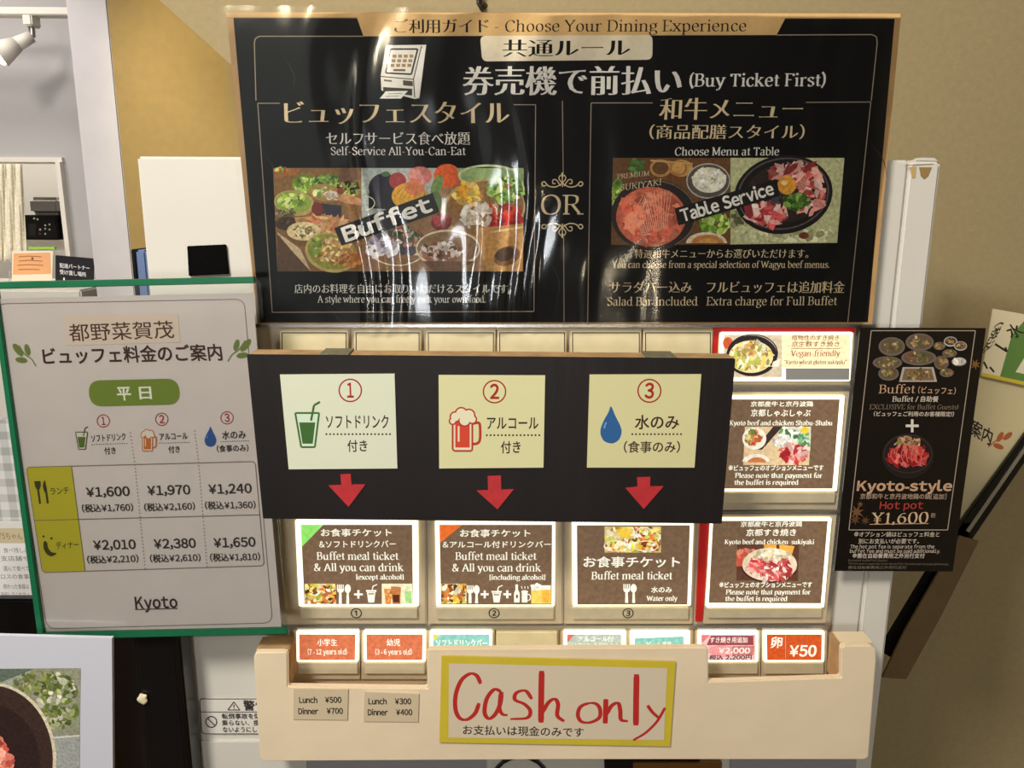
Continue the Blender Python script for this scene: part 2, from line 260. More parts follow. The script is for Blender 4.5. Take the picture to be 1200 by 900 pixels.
class Sheet:
    """flat print on the plane y: shapes in the picture's frame are put at their true place on the plane"""
    def __init__(s, y, up=1): s.y = y; s.V = []; s.F = []; s.Cc = []; s.k = 0; s.dz = 4e-6
    def layer(s): s.k += 1
    def add(s, pts, faces, col, jit=0):
        b = len(s.V); y = s.y-(s.k+jit)*s.dz
        for u, v in pts: s.V.append(tuple(P(u, v, y)))
        c = L3(col)
        for f in faces: s.F.append(tuple(b+i for i in f)); s.Cc.append(c)
    def poly(s, pts, col): s.layer(); s.add(pts, [tuple(range(len(pts)))], col)
    def rect(s, x0, y0, x1, y1, col): s.poly(rect(x0, y0, x1, y1), col)
    def ell(s, cx, cy, rx, ry, col, rot=0, n=28, a0=0, a1=360):
        r = math.radians(rot); c, q = math.cos(r), math.sin(r)
        s.poly([(cx+rx*math.cos(t)*c-ry*math.sin(t)*q, cy+rx*math.cos(t)*q+ry*math.sin(t)*c) for t in (math.radians(a0+(a1-a0)*i/n) for i in range(n if a1-a0 == 360 else n+1))], col)
    def line(s, pts, w_, col, curve=False, closed=False, taper=False):
        pts = list(pts)+([pts[0]] if closed else []); p = cr([tuple(map(float, q)) for q in pts], 6) if curve else [np.array(q, float) for q in pts]
        s.layer()
        if curve: V, F = ribbon(p, (lambda d, t: w_*(1-.8*abs(2*t-1))) if taper else (lambda d, t: w_)); s.add(V, F, col)
        else:
            for a, b in zip(p[:-1], p[1:]): V, F = ribbon([a, b], lambda d, t: w_); s.add(V, F, col, rnd.random()*.5)
    def ringe(s, cx, cy, rx, ry, w_, col, a0=0, a1=360, rot=0):
        r = math.radians(rot); c, q = math.cos(r), math.sin(r)
        s.line([(cx+rx*math.cos(t)*c-ry*math.sin(t)*q, cy+rx*math.cos(t)*q+ry*math.sin(t)*c) for t in (math.radians(a0+(a1-a0)*i/20) for i in range(21))], w_, col, curve=True)
    def dots(s, a, b, step, w_, col):
        n = max(2, int(math.hypot(b[0]-a[0], b[1]-a[1])/step)); s.layer()
        for i in range(n+1):
            t = i/n; u, v = a[0]+(b[0]-a[0])*t, a[1]+(b[1]-a[1])*t; s.add(rect(u-w_/2, v-w_/2, u+w_/2, v+w_/2), [(0, 1, 2, 3)], col)
    def rrect(s, q, r, col=None, w_=1, fill=False, k=5):
        out = []
        for i in range(4):
            p0, p1, p2 = (np.array(q[j % 4], float) for j in (i-1, i, i+1))
            a = p1+(p0-p1)/np.hypot(*(p0-p1))*r; b = p1+(p2-p1)/np.hypot(*(p2-p1))*r
            for j in range(k+1):
                t = j/k; out.append(tuple((1-t)**2*a+2*t*(1-t)*p1+t*t*b))
        if fill: s.poly(out, col)
        else: s.line(out, w_, col, closed=True)
    def blobs(s, cx, cy, rx, ry, n, size, pal, el=1.6, rot=0, clip=None, seed=None):
        R_ = random.Random(seed if seed is not None else int(cx*31+cy*7)); r0 = math.radians(rot); s.layer()
        for i in range(n):
            a = R_.random()*6.283; q = math.sqrt(R_.random())*.95; x, y = rx*q*math.cos(a), ry*q*math.sin(a)
            u, v = cx+x*math.cos(r0)-y*math.sin(r0), cy+x*math.sin(r0)+y*math.cos(r0)
            c = R_.choice(pal); j = R_.uniform(.78, 1.2); c = tuple(min(255, max(0, x_*j)) for x_ in c); sz = size*R_.uniform(.5, 1.2); th = R_.random()*3.14; m = 6
            pts = [(u+sz*el*math.cos(t)*math.cos(th)*w2-sz*math.sin(t)*math.sin(th)*w2, v+sz*el*math.cos(t)*math.sin(th)*w2+sz*math.sin(t)*math.cos(th)*w2) for t, w2 in ((6.283*k_/m, R_.uniform(.65, 1.15)) for k_ in range(m))]
            if clip: pts = [(min(max(x_, clip[0]), clip[2]), min(max(y_, clip[1]), clip[3])) for x_, y_ in pts]
            s.add(pts, [tuple(range(m))], c, .2+i*.13)
        s.k += int(n*.13)+1
    def T(s, txt, x0, y0, x1, y1, h, col, ser=0, bold=0, mincho=0, up=None, thick=10, sansbold=None):
        """lettering whose ink runs from (x0,y0) to (x1,y1), both at mid height; h = em (sans) or capital height (serif)"""
        if ser: parts = serif(txt, thick, thick*.34); yc, ys = 33.0, h/66.0
        else:
            V, F, N = sans(txt); ax = bold*.012+mincho*.012; ay = bold*.010-mincho*.012
            parts = [(V+N*np.array([ax, ay]), F)]; yc, ys = .36, h
        allv = np.concatenate([p[0] for p in parts]); mn, mx = allv[:, 0].min(), allv[:, 0].max()
        xd = np.array([x1-x0, y1-y0], float)/(mx-mn)
        if up is None:
            um, vm = (x0+x1)/2, (y0+y1)/2; upv = np.array([(um-VPX)/(VPY-vm), -1.0])
        else: upv = np.array(up, float)/math.hypot(*up)
        s.layer()
        for k, (V, F) in enumerate(parts):
            q = np.array([x0, y0])+np.outer(V[:, 0]-mn, xd)+np.outer((V[:, 1]-yc)*ys, upv); s.add(q, F, col, (k % 7)*.13)
    def build(s, name, m, parent=None):
        me = bpy.data.meshes.new(name); me.from_pydata(s.V, [], s.F)
        at = me.color_attributes.new('Col', 'FLOAT_COLOR', 'CORNER'); buf = []
        for f, c in zip(s.F, s.Cc): buf.extend(c*len(f))
        at.data.foreach_set('color', buf); me.update(); return link(name, me, m, parent)
# ================================================================== SETTING
XL, XR, ZT = -.317, .374, 1.5385
struct(box('floor', -3.2, 1.6, -3.6, 3.2, -.05, 0, 'floor'))
struct(box('ceiling', -3.2, 1.6, -3.6, 3.2, 2.72, 2.8, 'ceil'))
struct(box('wall_right', 1.6, 1.68, -3.6, .5, 0, 2.72, 'tan'))
struct(box('wall_left', -3.28, -3.2, -3.6, 3.2, 0, 2.72, 'grey'))
struct(box('wall_rear', -3.2, 1.6, -3.68, -3.6, 0, 2.72, 'floor'))
YW = .40
# tan wall behind the machine with a sloping left edge (underside of a stair)
pA, pB = P(178, -8, YW), P(262, 68, YW); sl = (pB[2]-pA[2])/(pB[0]-pA[0])
xa = pA[0]+(2.72-pA[2])/sl; xb = -.1; zb = pB[2]+(xb-pB[0])*sl
bm = bmesh.new(); out = [(xa, 2.72), (xb, zb), (xb, 0), (1.6, 0), (1.6, 2.72)]
f = [bm.verts.new((x, YW, z)) for x, z in out]; b = [bm.verts.new((x, YW+.12, z)) for x, z in out]
bm.faces.new(f); bm.faces.new(b[::-1])
for i in range(5): bm.faces.new((f[i], b[i], b[(i+1) % 5], f[(i+1) % 5]))
struct(link('wall_back', mesh_of(bm, 'wall_back'), 'tan'))
# light pillar
pl0, pl1 = P(76, 0, .92), P(126, 0, .92)
struct(box('pillar', pl0[0], pl1[0], .92, 1.03, 0, 2.72, 'pillar', r=.004))
struct(box('wall_ochre', pl1[0]-.002, .9, .9215, 1.03, 0, 2.72, 'ochre'))
# grey partition with kitchen hatch
YG = 1.5
k0, k1 = P(-200, 184, YG), P(82, 330, YG); hx1 = P(76, 250, YG)[0]; hz1 = P(40, 190, YG)[2]; hz0 = P(40, 345, YG)[2]
gm = []
struct(box('wall_partition', hx1, -.7, YG, YG+.1, 0, 2.72, 'grey'))
struct(box('wall_above_hatch', -3.2, hx1, YG, YG+.1, hz1, 2.72, 'grey'))
struct(box('wall_below_hatch', -3.2, hx1, YG, YG+.1, 0, hz0, 'grey'))
w1 = box('window_1', -3.2, hx1+.014, YG-.012, YG+.11, hz1, hz1+.012, 'white'); struct(w1)
box('window_frame', hx1, hx1+.012, YG-.02, YG+.11, hz0-.02, hz1, 'white', w1)
box('window_sill', -3.2, hx1+.014, YG-.05, YG+.14, hz0-.03, hz0, 'white', w1)
struct(box('wall_kitchen', -3.2, -.7, 2.75, 2.83, 0, 2.72, 'white'))
zc = P(40, 330, 1.36)[2]
ct = box('serving_counter', -2.2, -.98, 1.16, YG-.055, 0, zc, 'white', r=.004); tag(ct, 'pale serving counter below the kitchen hatch behind the price sign', 'counter')
# track and lamp
tz = P(40, 15, 1.3)[2]
tr = thing('track_light', 'white ceiling track with a tilted white spotlight before the grey wall', 'lamp', (P(40, 39, 1.3)[0], 1.3, tz))
box('track', -2.6, P(86, 15, 1.3)[0], 1.28, 1.32, tz-.0085, tz+.0085, 'white', tr, r=.002)
a = P(36, 44, 1.3); b_ = P(38, 54, 1.3)
tube('stem', [P(37, 28, 1.3), P(38, 44, 1.3)], .0075, 'steel', tr)
box('adapter', P(31, 20, 1.3)[0], P(42, 20, 1.3)[0], 1.28, 1.32, P(36, 32, 1.3)[2], P(36, 18, 1.3)[2], 'white', tr, r=.003)
def cone(name, A, B, ra, rb, m, parent, seg=24):
    A, B = Vector(A), Vector(B); d = B-A; bm = bmesh.new()
    bmesh.ops.create_cone(bm, cap_ends=True, segments=seg, radius1=ra, radius2=rb, depth=d.length, matrix=Matrix.Translation((A+B)/2) @ d.to_track_quat('Z', 'Y').to_matrix().to_4x4())
    for f_ in bm.faces:
        if len(f_.verts) == 4: f_.smooth = True
    return link(name, mesh_of(bm, name), m, parent)
cone('lamp_neck', P(37, 43, 1.3), P(19, 52, 1.28), .013, .016, 'white', tr)
hd = cone('lamp_shade', P(20, 51.5, 1.28), P(-2, 64, 1.26), .017, .030, 'white', tr)
cone('lamp_lens', P(-2, 64, 1.26), P(-3, 64.6, 1.26), .024, .024, mat('lamp_glow', (255, 250, 235), emis=(255, 244, 220), es=6), hd)
# curtain (pleated)
bm = bmesh.new(); nx_, nz_ = 90, 14; g = []
for j in range(nz_+1):
    row = []
    for i in range(nx_+1):
        u = -40+(75-3*(1-j/nz_)*1.0)*i/nx_*1.0; u = -40+(66+6*j/nz_)*i/nx_; v = 192+(113+2*math.sin(i*.9))*j/nz_
        p = P(u, v, YG-.035+.006*math.sin(i*.42+.25*j)+.002*math.sin(i*1.3)); row.append(bm.verts.new(p))
    g.append(row)
for j in range(nz_):
    for i in range(nx_): bm.faces.new((g[j][i], g[j][i+1], g[j+1][i+1], g[j+1][i]))
cu = link('lace_curtain', mesh_of(bm, 'lace_curtain'), 'lace'); tag(cu, 'white lace half curtain hanging at left of the kitchen hatch', 'curtain')
so = cu.modifiers.new('s', 'SOLIDIFY'); so.thickness = .0015
for p_ in cu.data.polygons: p_.use_smooth = True
# kitchen things
yk = 1.85
shz = P(50, 281, yk)[2]
sh = box('kitchen_shelf', -2.5, P(84, 281, yk)[0], yk-.02, yk+.4, shz-.03, shz, 'white'); tag(sh, 'white shelf under the black microwave inside the hatch', 'shelf')
mw = thing('microwave_oven', 'black microwave oven with small white buttons inside the kitchen hatch', 'microwave', (P(48, 281, yk)[0], yk, shz))
q0, q1 = P(20, 252, yk), P(69, 281, yk)
box('body', q0[0], q1[0], yk, yk+.3, shz, q0[2], 'black', mw, r=.004)
s_ = Sheet(yk-.001)
for i, (u, v) in enumerate([(40, 256), (44, 257), (53, 264), (47, 269), (53, 268), (58, 269), (47, 274), (53, 274), (58, 263)]): s_.ell(u, v, 1.2, 1.2, (230, 225, 215) if i != 6 else (200, 60, 40), n=8)
s_.rect(34, 262, 42, 276, (50, 48, 46)); s_.build('buttons', 'print', mw)
kt = box('steel_container', P(29, 245, yk)[0], P(66, 252, yk)[0], yk+.02, yk+.25, q0[2], P(40, 231, yk)[2], 'steel', r=.012, seg=3); tag(kt, 'rounded steel container on top of the black microwave', 'container')
fz = box('steel_dispenser', P(68, 240, yk)[0], P(80, 240, yk)[0], yk+.01, yk+.2, shz, P(70, 229, yk)[2], 'steel', r=.01, seg=3); tag(fz, 'tall shiny steel dispenser right of the microwave', 'dispenser')
# note stand and delivery card on the counter
yn = 1.34
nt = thing('note_holder', 'green-edged holder with a peach handwritten note on the counter', 'note', (P(40, 328, yn)[0], yn, zc))
slab('backing', [(12, 291), (65, 290), (64, 330), (10, 331)], yn, .006, 'acrylic', nt); slab('green_edge', rect(33, 289.5, 64, 292), yn-.001, .008, mat('lime_edge', (150, 205, 60)), nt)
s_ = Sheet(yn-.001); s_.poly([(14, 294), (62, 294), (61, 329), (14, 329)], (238, 226, 200)); s_.poly([(16, 297), (59, 296), (60, 321), (15, 322)], (232, 172, 120))
for i in range(4): s_.line([(20+rnd.random()*6, 301+i*5), (34, 300+i*5+rnd.random()), (54-rnd.random()*8, 301+i*5)], .9, (150, 90, 50))
s_.ell(38, 303, 1.6, 1.6, (120, 80, 40), n=8); s_.build('note', 'print', nt)
dc = thing('delivery_card', 'small black card with white Japanese lettering on the counter', 'sign', (P(87, 326, yn-.04)[0], yn-.04, zc))
slab('card', [(65, 299), (110, 303), (109, 334), (65, 334)], yn-.04, .004, mat('card_black', (18, 16, 24), .5), dc)
s_ = Sheet(yn-.041); s_.T('配達パートナー', 70, 311, 105, 314.5, 6, (235, 235, 235), bold=1); s_.T('受け渡し場所', 70, 318.5, 101, 322, 6, (235, 235, 235), bold=1); s_.ell(75, 327, 1, 2, (230, 230, 230), n=8); s_.build('lettering', 'print', dc)
# things beside the machine
bb = box('blue_folder', P(159, 300, .1)[0], P(171, 300, .1)[0], .1, .3, 1.0, P(165, 293, .1)[2], 'blue', r=.002); tag(bb, 'blue folder standing upright against the left side of the machine', 'folder')
bx_ = box('black_panel', P(156, 300, .11)[0]-.002, P(160, 300, .11)[0]-.001, .11, .3, .9, P(156, 292, .11)[2], 'black', r=.001); tag(bx_, 'thin black panel left of the blue folder', 'panel')
# ---- things at lower left behind the price sign
chk = bpy.data.materials.new('gingham'); chk.use_nodes = True; n_ = chk.node_tree.nodes; l_ = chk.node_tree.links
tcn = n_.new('ShaderNodeTexCoord'); sp_ = n_.new('ShaderNodeSeparateXYZ'); l_.new(tcn.outputs['Object'], sp_.inputs[0]); ws = []
for ax_ in (0, 2):
    m1 = n_.new('ShaderNodeMath'); m1.operation = 'MULTIPLY'; m1.inputs[1].default_value = 55; l_.new(sp_.outputs[ax_], m1.inputs[0])
    m2 = n_.new('ShaderNodeMath'); m2.operation = 'FRACT'; l_.new(m1.outputs[0], m2.inputs[0]); m3 = n_.new('ShaderNodeMath'); m3.operation = 'GREATER_THAN'; m3.inputs[1].default_value = .5; l_.new(m2.outputs[0], m3.inputs[0]); ws.append(m3)
ad = n_.new('ShaderNodeMath'); ad.operation = 'ADD'; l_.new(ws[0].outputs[0], ad.inputs[0]); l_.new(ws[1].outputs[0], ad.inputs[1])
hf = n_.new('ShaderNodeMath'); hf.operation = 'MULTIPLY'; hf.inputs[1].default_value = .5; l_.new(ad.outputs[0], hf.inputs[0])
rp = n_.new('ShaderNodeMixRGB'); rp.inputs[1].default_value = L3((208, 208, 206)); rp.inputs[2].default_value = L3((158, 160, 160)); l_.new(hf.outputs[0], rp.inputs[0]); l_.new(rp.outputs[0], n_['Principled BSDF'].inputs['Base Color'])
n_['Principled BSDF'].inputs['Roughness'].default_value = .9; M['gingham'] = chk
yb = .12
shf = thing('menu_shelf', 'black low display shelf behind the green edged price sign', 'shelf', (P(0, 745, yb)[0], yb, 0))
tp = P(0, 703, yb)[2]; bt = P(0, 747, yb)[2]
box('shelf_board', -.75, P(60, 720, yb)[0], yb, yb+.3, bt, tp, 'black', shf, r=.003); box('shelf_side', -.75, -.72, yb+.02, yb+.3, 0, bt, 'black', shf); box('shelf_side', P(60, 720, yb)[0]-.03, P(60, 720, yb)[0], yb+.02, yb+.3, 0, bt, 'black', shf)
gc = slab('gingham_cloth', [(-90, 492), (40, 492), (48, 622), (-90, 622)], yb+.02, .01, 'gingham'); tag(gc, 'grey and white checked cloth hanging behind the price sign', 'cloth')
lf = thing('notice_leaflet', 'white leaflet with lines of Japanese text on the black shelf', 'leaflet', (P(0, 700, yb+.015)[0], yb+.015, tp))
slab('paper', [(-90, 612), (46, 612), (50, 706), (-90, 708)], yb+.012, .003, mat('leaflet_paper', (212, 212, 208), .6), lf)
s_ = Sheet(yb+.0115); s_.poly([(-60, 619), (36, 619), (40, 636), (-60, 636)], (196, 182, 150)); s_.T('75ちゃん', -2, 628, 26, 628.5, 9, (110, 90, 60)); s_.poly([(-60, 637), (44, 637), (50, 702), (-60, 704)], (226, 226, 226))
for i, t in enumerate(['食べ残しは', '支店舗や', '選んで食べて', 'ロスの食事', '終わった食器は', '返却してください']): s_.T(t, 4-(i % 2)*3, 645+i*9.6+(i//2)*2, 34, 645+i*9.6+(i//2)*2, 6.5, (90, 90, 92))
s_.build('lettering', 'print', lf)
# poster board with the dish photo
YB = -.062
pb = thing('dish_poster_board', 'white poster board with a photo of a dish at lower left', 'board', (P(60, 900, YB)[0], YB, P(60, 990, YB)[2]))
slab('board', [(-120, 742), (131, 748), (133, 1000), (-120, 1000)], YB, .004, mat('board_white', (205, 208, 222), .4), pb)
s_ = Sheet(YB-.0003)
s_.poly([(-60, 784), (94.5, 783), (92, 960), (-60, 960)], (138, 140, 120))
s_.poly([(-30, 784), (40, 784), (16, 804), (-30, 790)], (92, 104, 92)); s_.poly([(0, 800), (40, 784), (30, 792), (10, 806)], (150, 160, 150))
s_.blobs(68, 820, 25, 35, 150, 3.4, [(118, 128, 62), (88, 104, 46), (160, 166, 120), (190, 190, 170), (70, 88, 40)], clip=(0, 784, 93.5, 861))
s_.blobs(40, 800, 26, 14, 50, 3, [(118, 128, 62), (100, 112, 70), (150, 150, 110)], clip=(0, 784, 93.5, 860))
s_.poly([(58, 862), (93.5, 861), (92.5, 940), (58, 940)], (150, 154, 152)); s_.poly([(93.5, 861), (93.5, 863), (58, 866), (58, 864)], (200, 200, 190))
s_.ell(-10, 890, 76, 90, (206, 196, 168), n=60); s_.ell(-11, 890, 73, 87, (58, 42, 38), n=60); s_.ell(-13, 895, 60, 70, (46, 32, 30), n=50)
s_.blobs(-8, 892, 22, 30, 80, 5, [(214, 120, 104), (190, 84, 72), (236, 170, 150), (224, 140, 120)])
s_.build('dish_photo', 'photo', pb)
# ================================================================== TICKET MACHINE
mc = thing('ticket_vending_machine', 'white ticket vending machine with rows of backlit meal buttons', 'vending machine', ((XL+XR)/2, 0, 0))
body = box('cabinet', XL, XR-.001, .004, .34, 0, ZT-.006, 'cabinet', mc, r=.008, seg=4)
dx0, dx1 = P(172, 300, 0)[0], P(1052, 300, 0)[0]
box('door', dx0, dx1-.0, -.002, .02, .35, ZT, 'cabinet', mc, r=.002, seg=2)
box('door_edge', dx1+.0006, XR, -.003, .02, .35, ZT, 'cabinet', mc, r=.003, seg=3)
s_ = Sheet(-.0035); s_.poly([(1066, 196), (1074, 195), (1073, 208), (1069, 209)], (190, 165, 110)); s_.poly([(1077, 196), (1092, 196), (1088, 206), (1083, 210), (1079, 206)], (150, 122, 72)); s_.line([(1060, 194), (1094, 192)], .8, (150, 130, 90)); s_.build('tape_residue', 'print', mc)
lp = slab('top_cap', [(1074, 188), (1099, 188.5), (1095, 185), (1080, 184.6)], -.001, .01, 'cabinet', mc)
# aluminium button panel
pan = slab('button_panel', [(300, 381), (1011, 381), (967, 800), (972, 860), (340, 860), (322, 600)], -.005, .007, 'metal', mc)
slab('panel_trim', [(298, 380), (1009, 380), (1009, 383.5), (298, 383.5)], -.009, .006, 'steel', mc)
slab('panel_trim', [(1003, 384), (1009, 384), (972, 738), (966.5, 738)], -.009, .006, 'steel', mc)
slab('panel_trim', [(318, 734), (972, 733), (972, 737.5), (318, 738.5)], -.0085, .006, 'steel', mc)
slab('red_surround', [(836, 384), (1004, 384), (1000, 450), (833, 450)], -.0075, .004, 'red', mc)
slab('red_divider', [(821, 605), (832, 605), (823, 728.5), (815.5, 728.5)], -.0085, .004, 'red', mc)
def hsg(q, nm='ticket_button', y=-.0085, m='metal2', r=.0012):
    o = slab(nm, q, y, .005, m, mc, r=r, seg=2); return o
for i, (a, b_) in enumerate([(328, 408), (414.7, 493.5), (499.4, 580.6), (583, 664), (668.5, 751.7), (754, 835)]):
    o = hsg([(a-2, 385), (b_+2, 385), (b_+1, 416), (a-1, 416)], 'blank_button'); slab('cover', [(a, 388), (b_, 388), (b_-.5, 416), (a+.5, 416)], -.0105, .003, 'blank', o, r=.0008)
    ring('cover_rim', [(a+2, 389.5), (b_-2, 389.5), (b_-2, 415), (a+2, 415)], [(a+3, 390.5), (b_-3, 390.5), (b_-3, 415), (a+3, 415)], -.0108, .0004, 'seam', o)
def button(hq, bz, lab, stp, draw, num=None, bw=None):
    o = hsg(hq)
    bm = bmesh.new()
    slab('bezel', bz, -.0120, .004, 'bezel', o, r=.0008)
    if stp: slab('price_strip', stp, -.0120, .004, 'strip', o, r=.0006)
    s = Sheet(-.0124); s.poly(lab, (120, 94, 70)); draw(s); s.build('label', 'lit', o)
    if num:
        s = Sheet(-.0124); s.T(num, bw-6.5, 718.5, bw+6.5, 718.5, 14, (45, 35, 28), bold=1); s.build('number', 'print', o)
    return o
W_ = (255, 250, 228)
food = [(236, 214, 120), (220, 160, 60), (240, 230, 190), (150, 90, 50), (190, 200, 80), (225, 120, 60), (110, 60, 30), (250, 240, 200), (244, 200, 70)]
def fork(s, x, y0, y1):
    for k in range(4): s.rect(x+k*2.2, y0, x+k*2.2+1.3, y0+7, W_)
    s.poly([(x, y0+5.5), (x+8, y0+5.5), (x+7, y0+9), (x+1, y0+9)], W_); s.poly([(x+2.4, y0+8), (x+5.2, y0+8), (x+5.6, y1), (x+2, y1)], W_)
def spoon(s, x, y0, y1): s.ell(x+3.5, y0+5, 3.6, 5.2, W_, n=16); s.poly([(x+2.3, y0+9), (x+4.7, y0+9), (x+5.2, y1), (x+1.8, y1)], W_)
def plus(s, x, y, r=5, w_=2.4, c=W_): s.rect(x-r, y-w_/2, x+r, y+w_/2, c); s.rect(x-w_/2, y-r, x+w_/2, y+r, c)
def cup(s, x0, x1, y0, y1):
    s.rect(x0-1, y0+6.5, x1+1, y0+8.5, W_); s.poly([(x0, y0+9), (x1, y0+9), (x1-1.6, y1), (x0+1.6, y1)], W_); s.rect(x0+1.6, y0+10.3, x1-1.6, y0+11.6, (120, 90, 65))
    s.line([((x0+x1)/2+1, y0+8), ((x0+x1)/2+2, y0+2), ((x0+x1)/2+7, y0)], 1.2, W_)
def foodpic(s, q, seed=1, n=170, pal=food, size=2.6):
    s.poly(q, (222, 196, 130)); x0 = min(p[0] for p in q); x1 = max(p[0] for p in q); y0 = min(p[1] for p in q); y1 = max(p[1] for p in q)
    s.blobs((x0+x1)/2, (y0+y1)/2, (x1-x0)*.62, (y1-y0)*.62, n, size, pal, clip=(x0+.3, y0+.3, x1-.3, y1-.3), seed=seed, el=1.9)
def b1(s):
    s.poly([(352.5, 615), (379, 615), (353.5, 641)], (150, 232, 110))
    s.T('お食事チケット', 376, 624.3, 459, 624.3, 9.6, W_, bold=2); s.T('&ソフトドリンクバー', 374, 638, 464, 637.6, 9.2, W_, bold=1.5)
    s.T('Buffet meal ticket', 371, 651.6, 467, 651.6, 8.6, W_, ser=1, thick=12); s.T('& All you can drink', 368, 664.8, 473, 664.8, 8.6, W_, ser=1, thick=12); s.T('[except alcohol]', 417.5, 676.2, 473, 676.2, 5.6, W_, ser=1, thick=14)
    foodpic(s, [(357, 684), (393, 684), (394, 708), (357.5, 708)], 3); fork(s, 395, 685, 707.5); spoon(s, 404, 685, 707.5); plus(s, 420, 696.5); cup(s, 430, 440, 685, 706)
    s.poly([(447.4, 684), (483, 684), (484, 708), (447.4, 708)], (240, 230, 190)); s.poly([(450, 690), (459, 690), (458, 708), (452, 708)], (222, 140, 70)); s.blobs(455, 699, 4, 8, 26, 1.5, [(236, 170, 90), (200, 110, 50)]); s.poly([(458, 687), (470, 688), (469, 708), (460, 708)], (190, 120, 70)); s.poly([(460, 697), (468, 697), (468, 706), (461, 706)], (90, 40, 20)); s.poly([(474, 693), (482, 692), (482, 707), (475, 707)], (170, 220, 140)); s.ell(477, 689, 2, 3, (200, 230, 180))
button([(330, 604), (499, 604), (500, 732), (335, 732)], [(345.5, 610), (489.6, 610), (490.5, 711), (350, 711)], [(352.5, 615), (483, 615), (484, 708), (356.8, 708)], [(352, 712.5), (488.8, 712.5), (489, 725), (353, 725)], b1, '①', 417.5)
def b2(s):
    s.poly([(515.5, 615), (542, 615), (516, 636)], (240, 112, 40))
    s.T('お食事チケット', 539, 625, 621.6, 625, 9.6, W_, bold=2); s.T('&アルコール付ドリンクバー', 518.7, 638.3, 645.8, 638, 8.6, W_, bold=1.5)
    s.T('Buffet meal ticket', 533.6, 651.7, 628.7, 651.7, 8.6, W_, ser=1, thick=12); s.T('& All you can drink', 530, 665.2, 634, 665.2, 8.6, W_, ser=1, thick=12); s.T('[including alcohol]', 573.7, 676.5, 639, 676.5, 5.6, W_, ser=1, thick=14)
    foodpic(s, [(517, 684), (546, 684), (546.8, 707.5), (517.5, 707.5)], 5, 140); fork(s, 547, 686, 707); spoon(s, 555, 686, 707); plus(s, 568, 696.5, 4.6); cup(s, 577, 587, 686, 706); plus(s, 594.5, 696.5, 4.6)
    s.poly([(602.5, 695), (604, 691), (604, 685), (607, 685), (607, 691), (609, 695), (609, 706), (602.5, 706)], W_); s.ell(605.8, 699, 1.4, 2.4, (110, 80, 55)); s.poly([(611.5, 694), (618, 694), (618, 706), (611.5, 706)], W_); s.ringe(619, 700, 2.6, 3.6, 1, W_); s.ell(615, 693.5, 4, 1.8, W_)
    for k in range(3): s.line([(612+k*3.4, 690), (611+k*3.8, 687)], .9, W_)
    s.poly([(622.4, 686), (645.5, 686), (645.8, 707.5), (622.6, 707.5)], (244, 206, 96)); s.poly([(622.6, 686), (645.5, 686), (645.5, 691), (622.6, 692)], (252, 246, 222)); s.poly([(635, 692), (644, 691), (644, 706), (636, 706)], (236, 178, 66)); s.blobs(628, 687, 6, 2.5, 14, 1.6, [(255, 252, 236)])
button([(501, 604), (659, 604), (660, 732), (502, 732)], [(509.6, 611), (650.7, 611), (650, 711), (511.5, 711)], [(515, 615), (647, 615), (646.5, 708.5), (516.8, 708.5)], [(510.5, 712.5), (649.5, 712.5), (649, 726), (511.5, 726)], b2, '②', 579)
def b3(s):
    foodpic(s, [(708.5, 617), (774.5, 617), (774.5, 647.5), (708.5, 647.5)], 9, 200, size=3); s.ell(732, 625, 8, 6, (248, 206, 70)); s.ringe(755, 624, 9, 6, 1.2, (250, 240, 210)); s.blobs(762, 630, 8, 6, 26, 2, [(190, 200, 80), (230, 120, 60)]); s.ringe(722, 640, 14, 6, 1, (250, 240, 210)); s.ringe(757, 640, 14, 6, 1, (250, 240, 210))
    s.T('お食事チケット', 683.7, 658.8, 797, 658.8, 13.5, W_, bold=2); s.T('Buffet meal ticket', 693, 674.6, 788, 674.6, 8.6, W_, ser=1, thick=12); fork(s, 730.5, 684.5, 706.5); spoon(s, 739, 684.5, 706.5)
    s.T('水のみ', 763, 691.2, 787.5, 691.2, 7.6, W_, bold=2); s.T('Water only', 757.7, 701.2, 794, 701.2, 5.6, W_, ser=1, thick=14)
button([(661.5, 604), (816, 604), (812, 732), (661.5, 732)], [(670.5, 612), (813, 611), (809.5, 710.5), (671.5, 711)], [(676, 615.5), (808.5, 615.5), (805.5, 708.5), (676.5, 708.5)], [(670.5, 712.5), (807.5, 712.5), (806.7, 726), (670.8, 726)], b3, '③', 736)
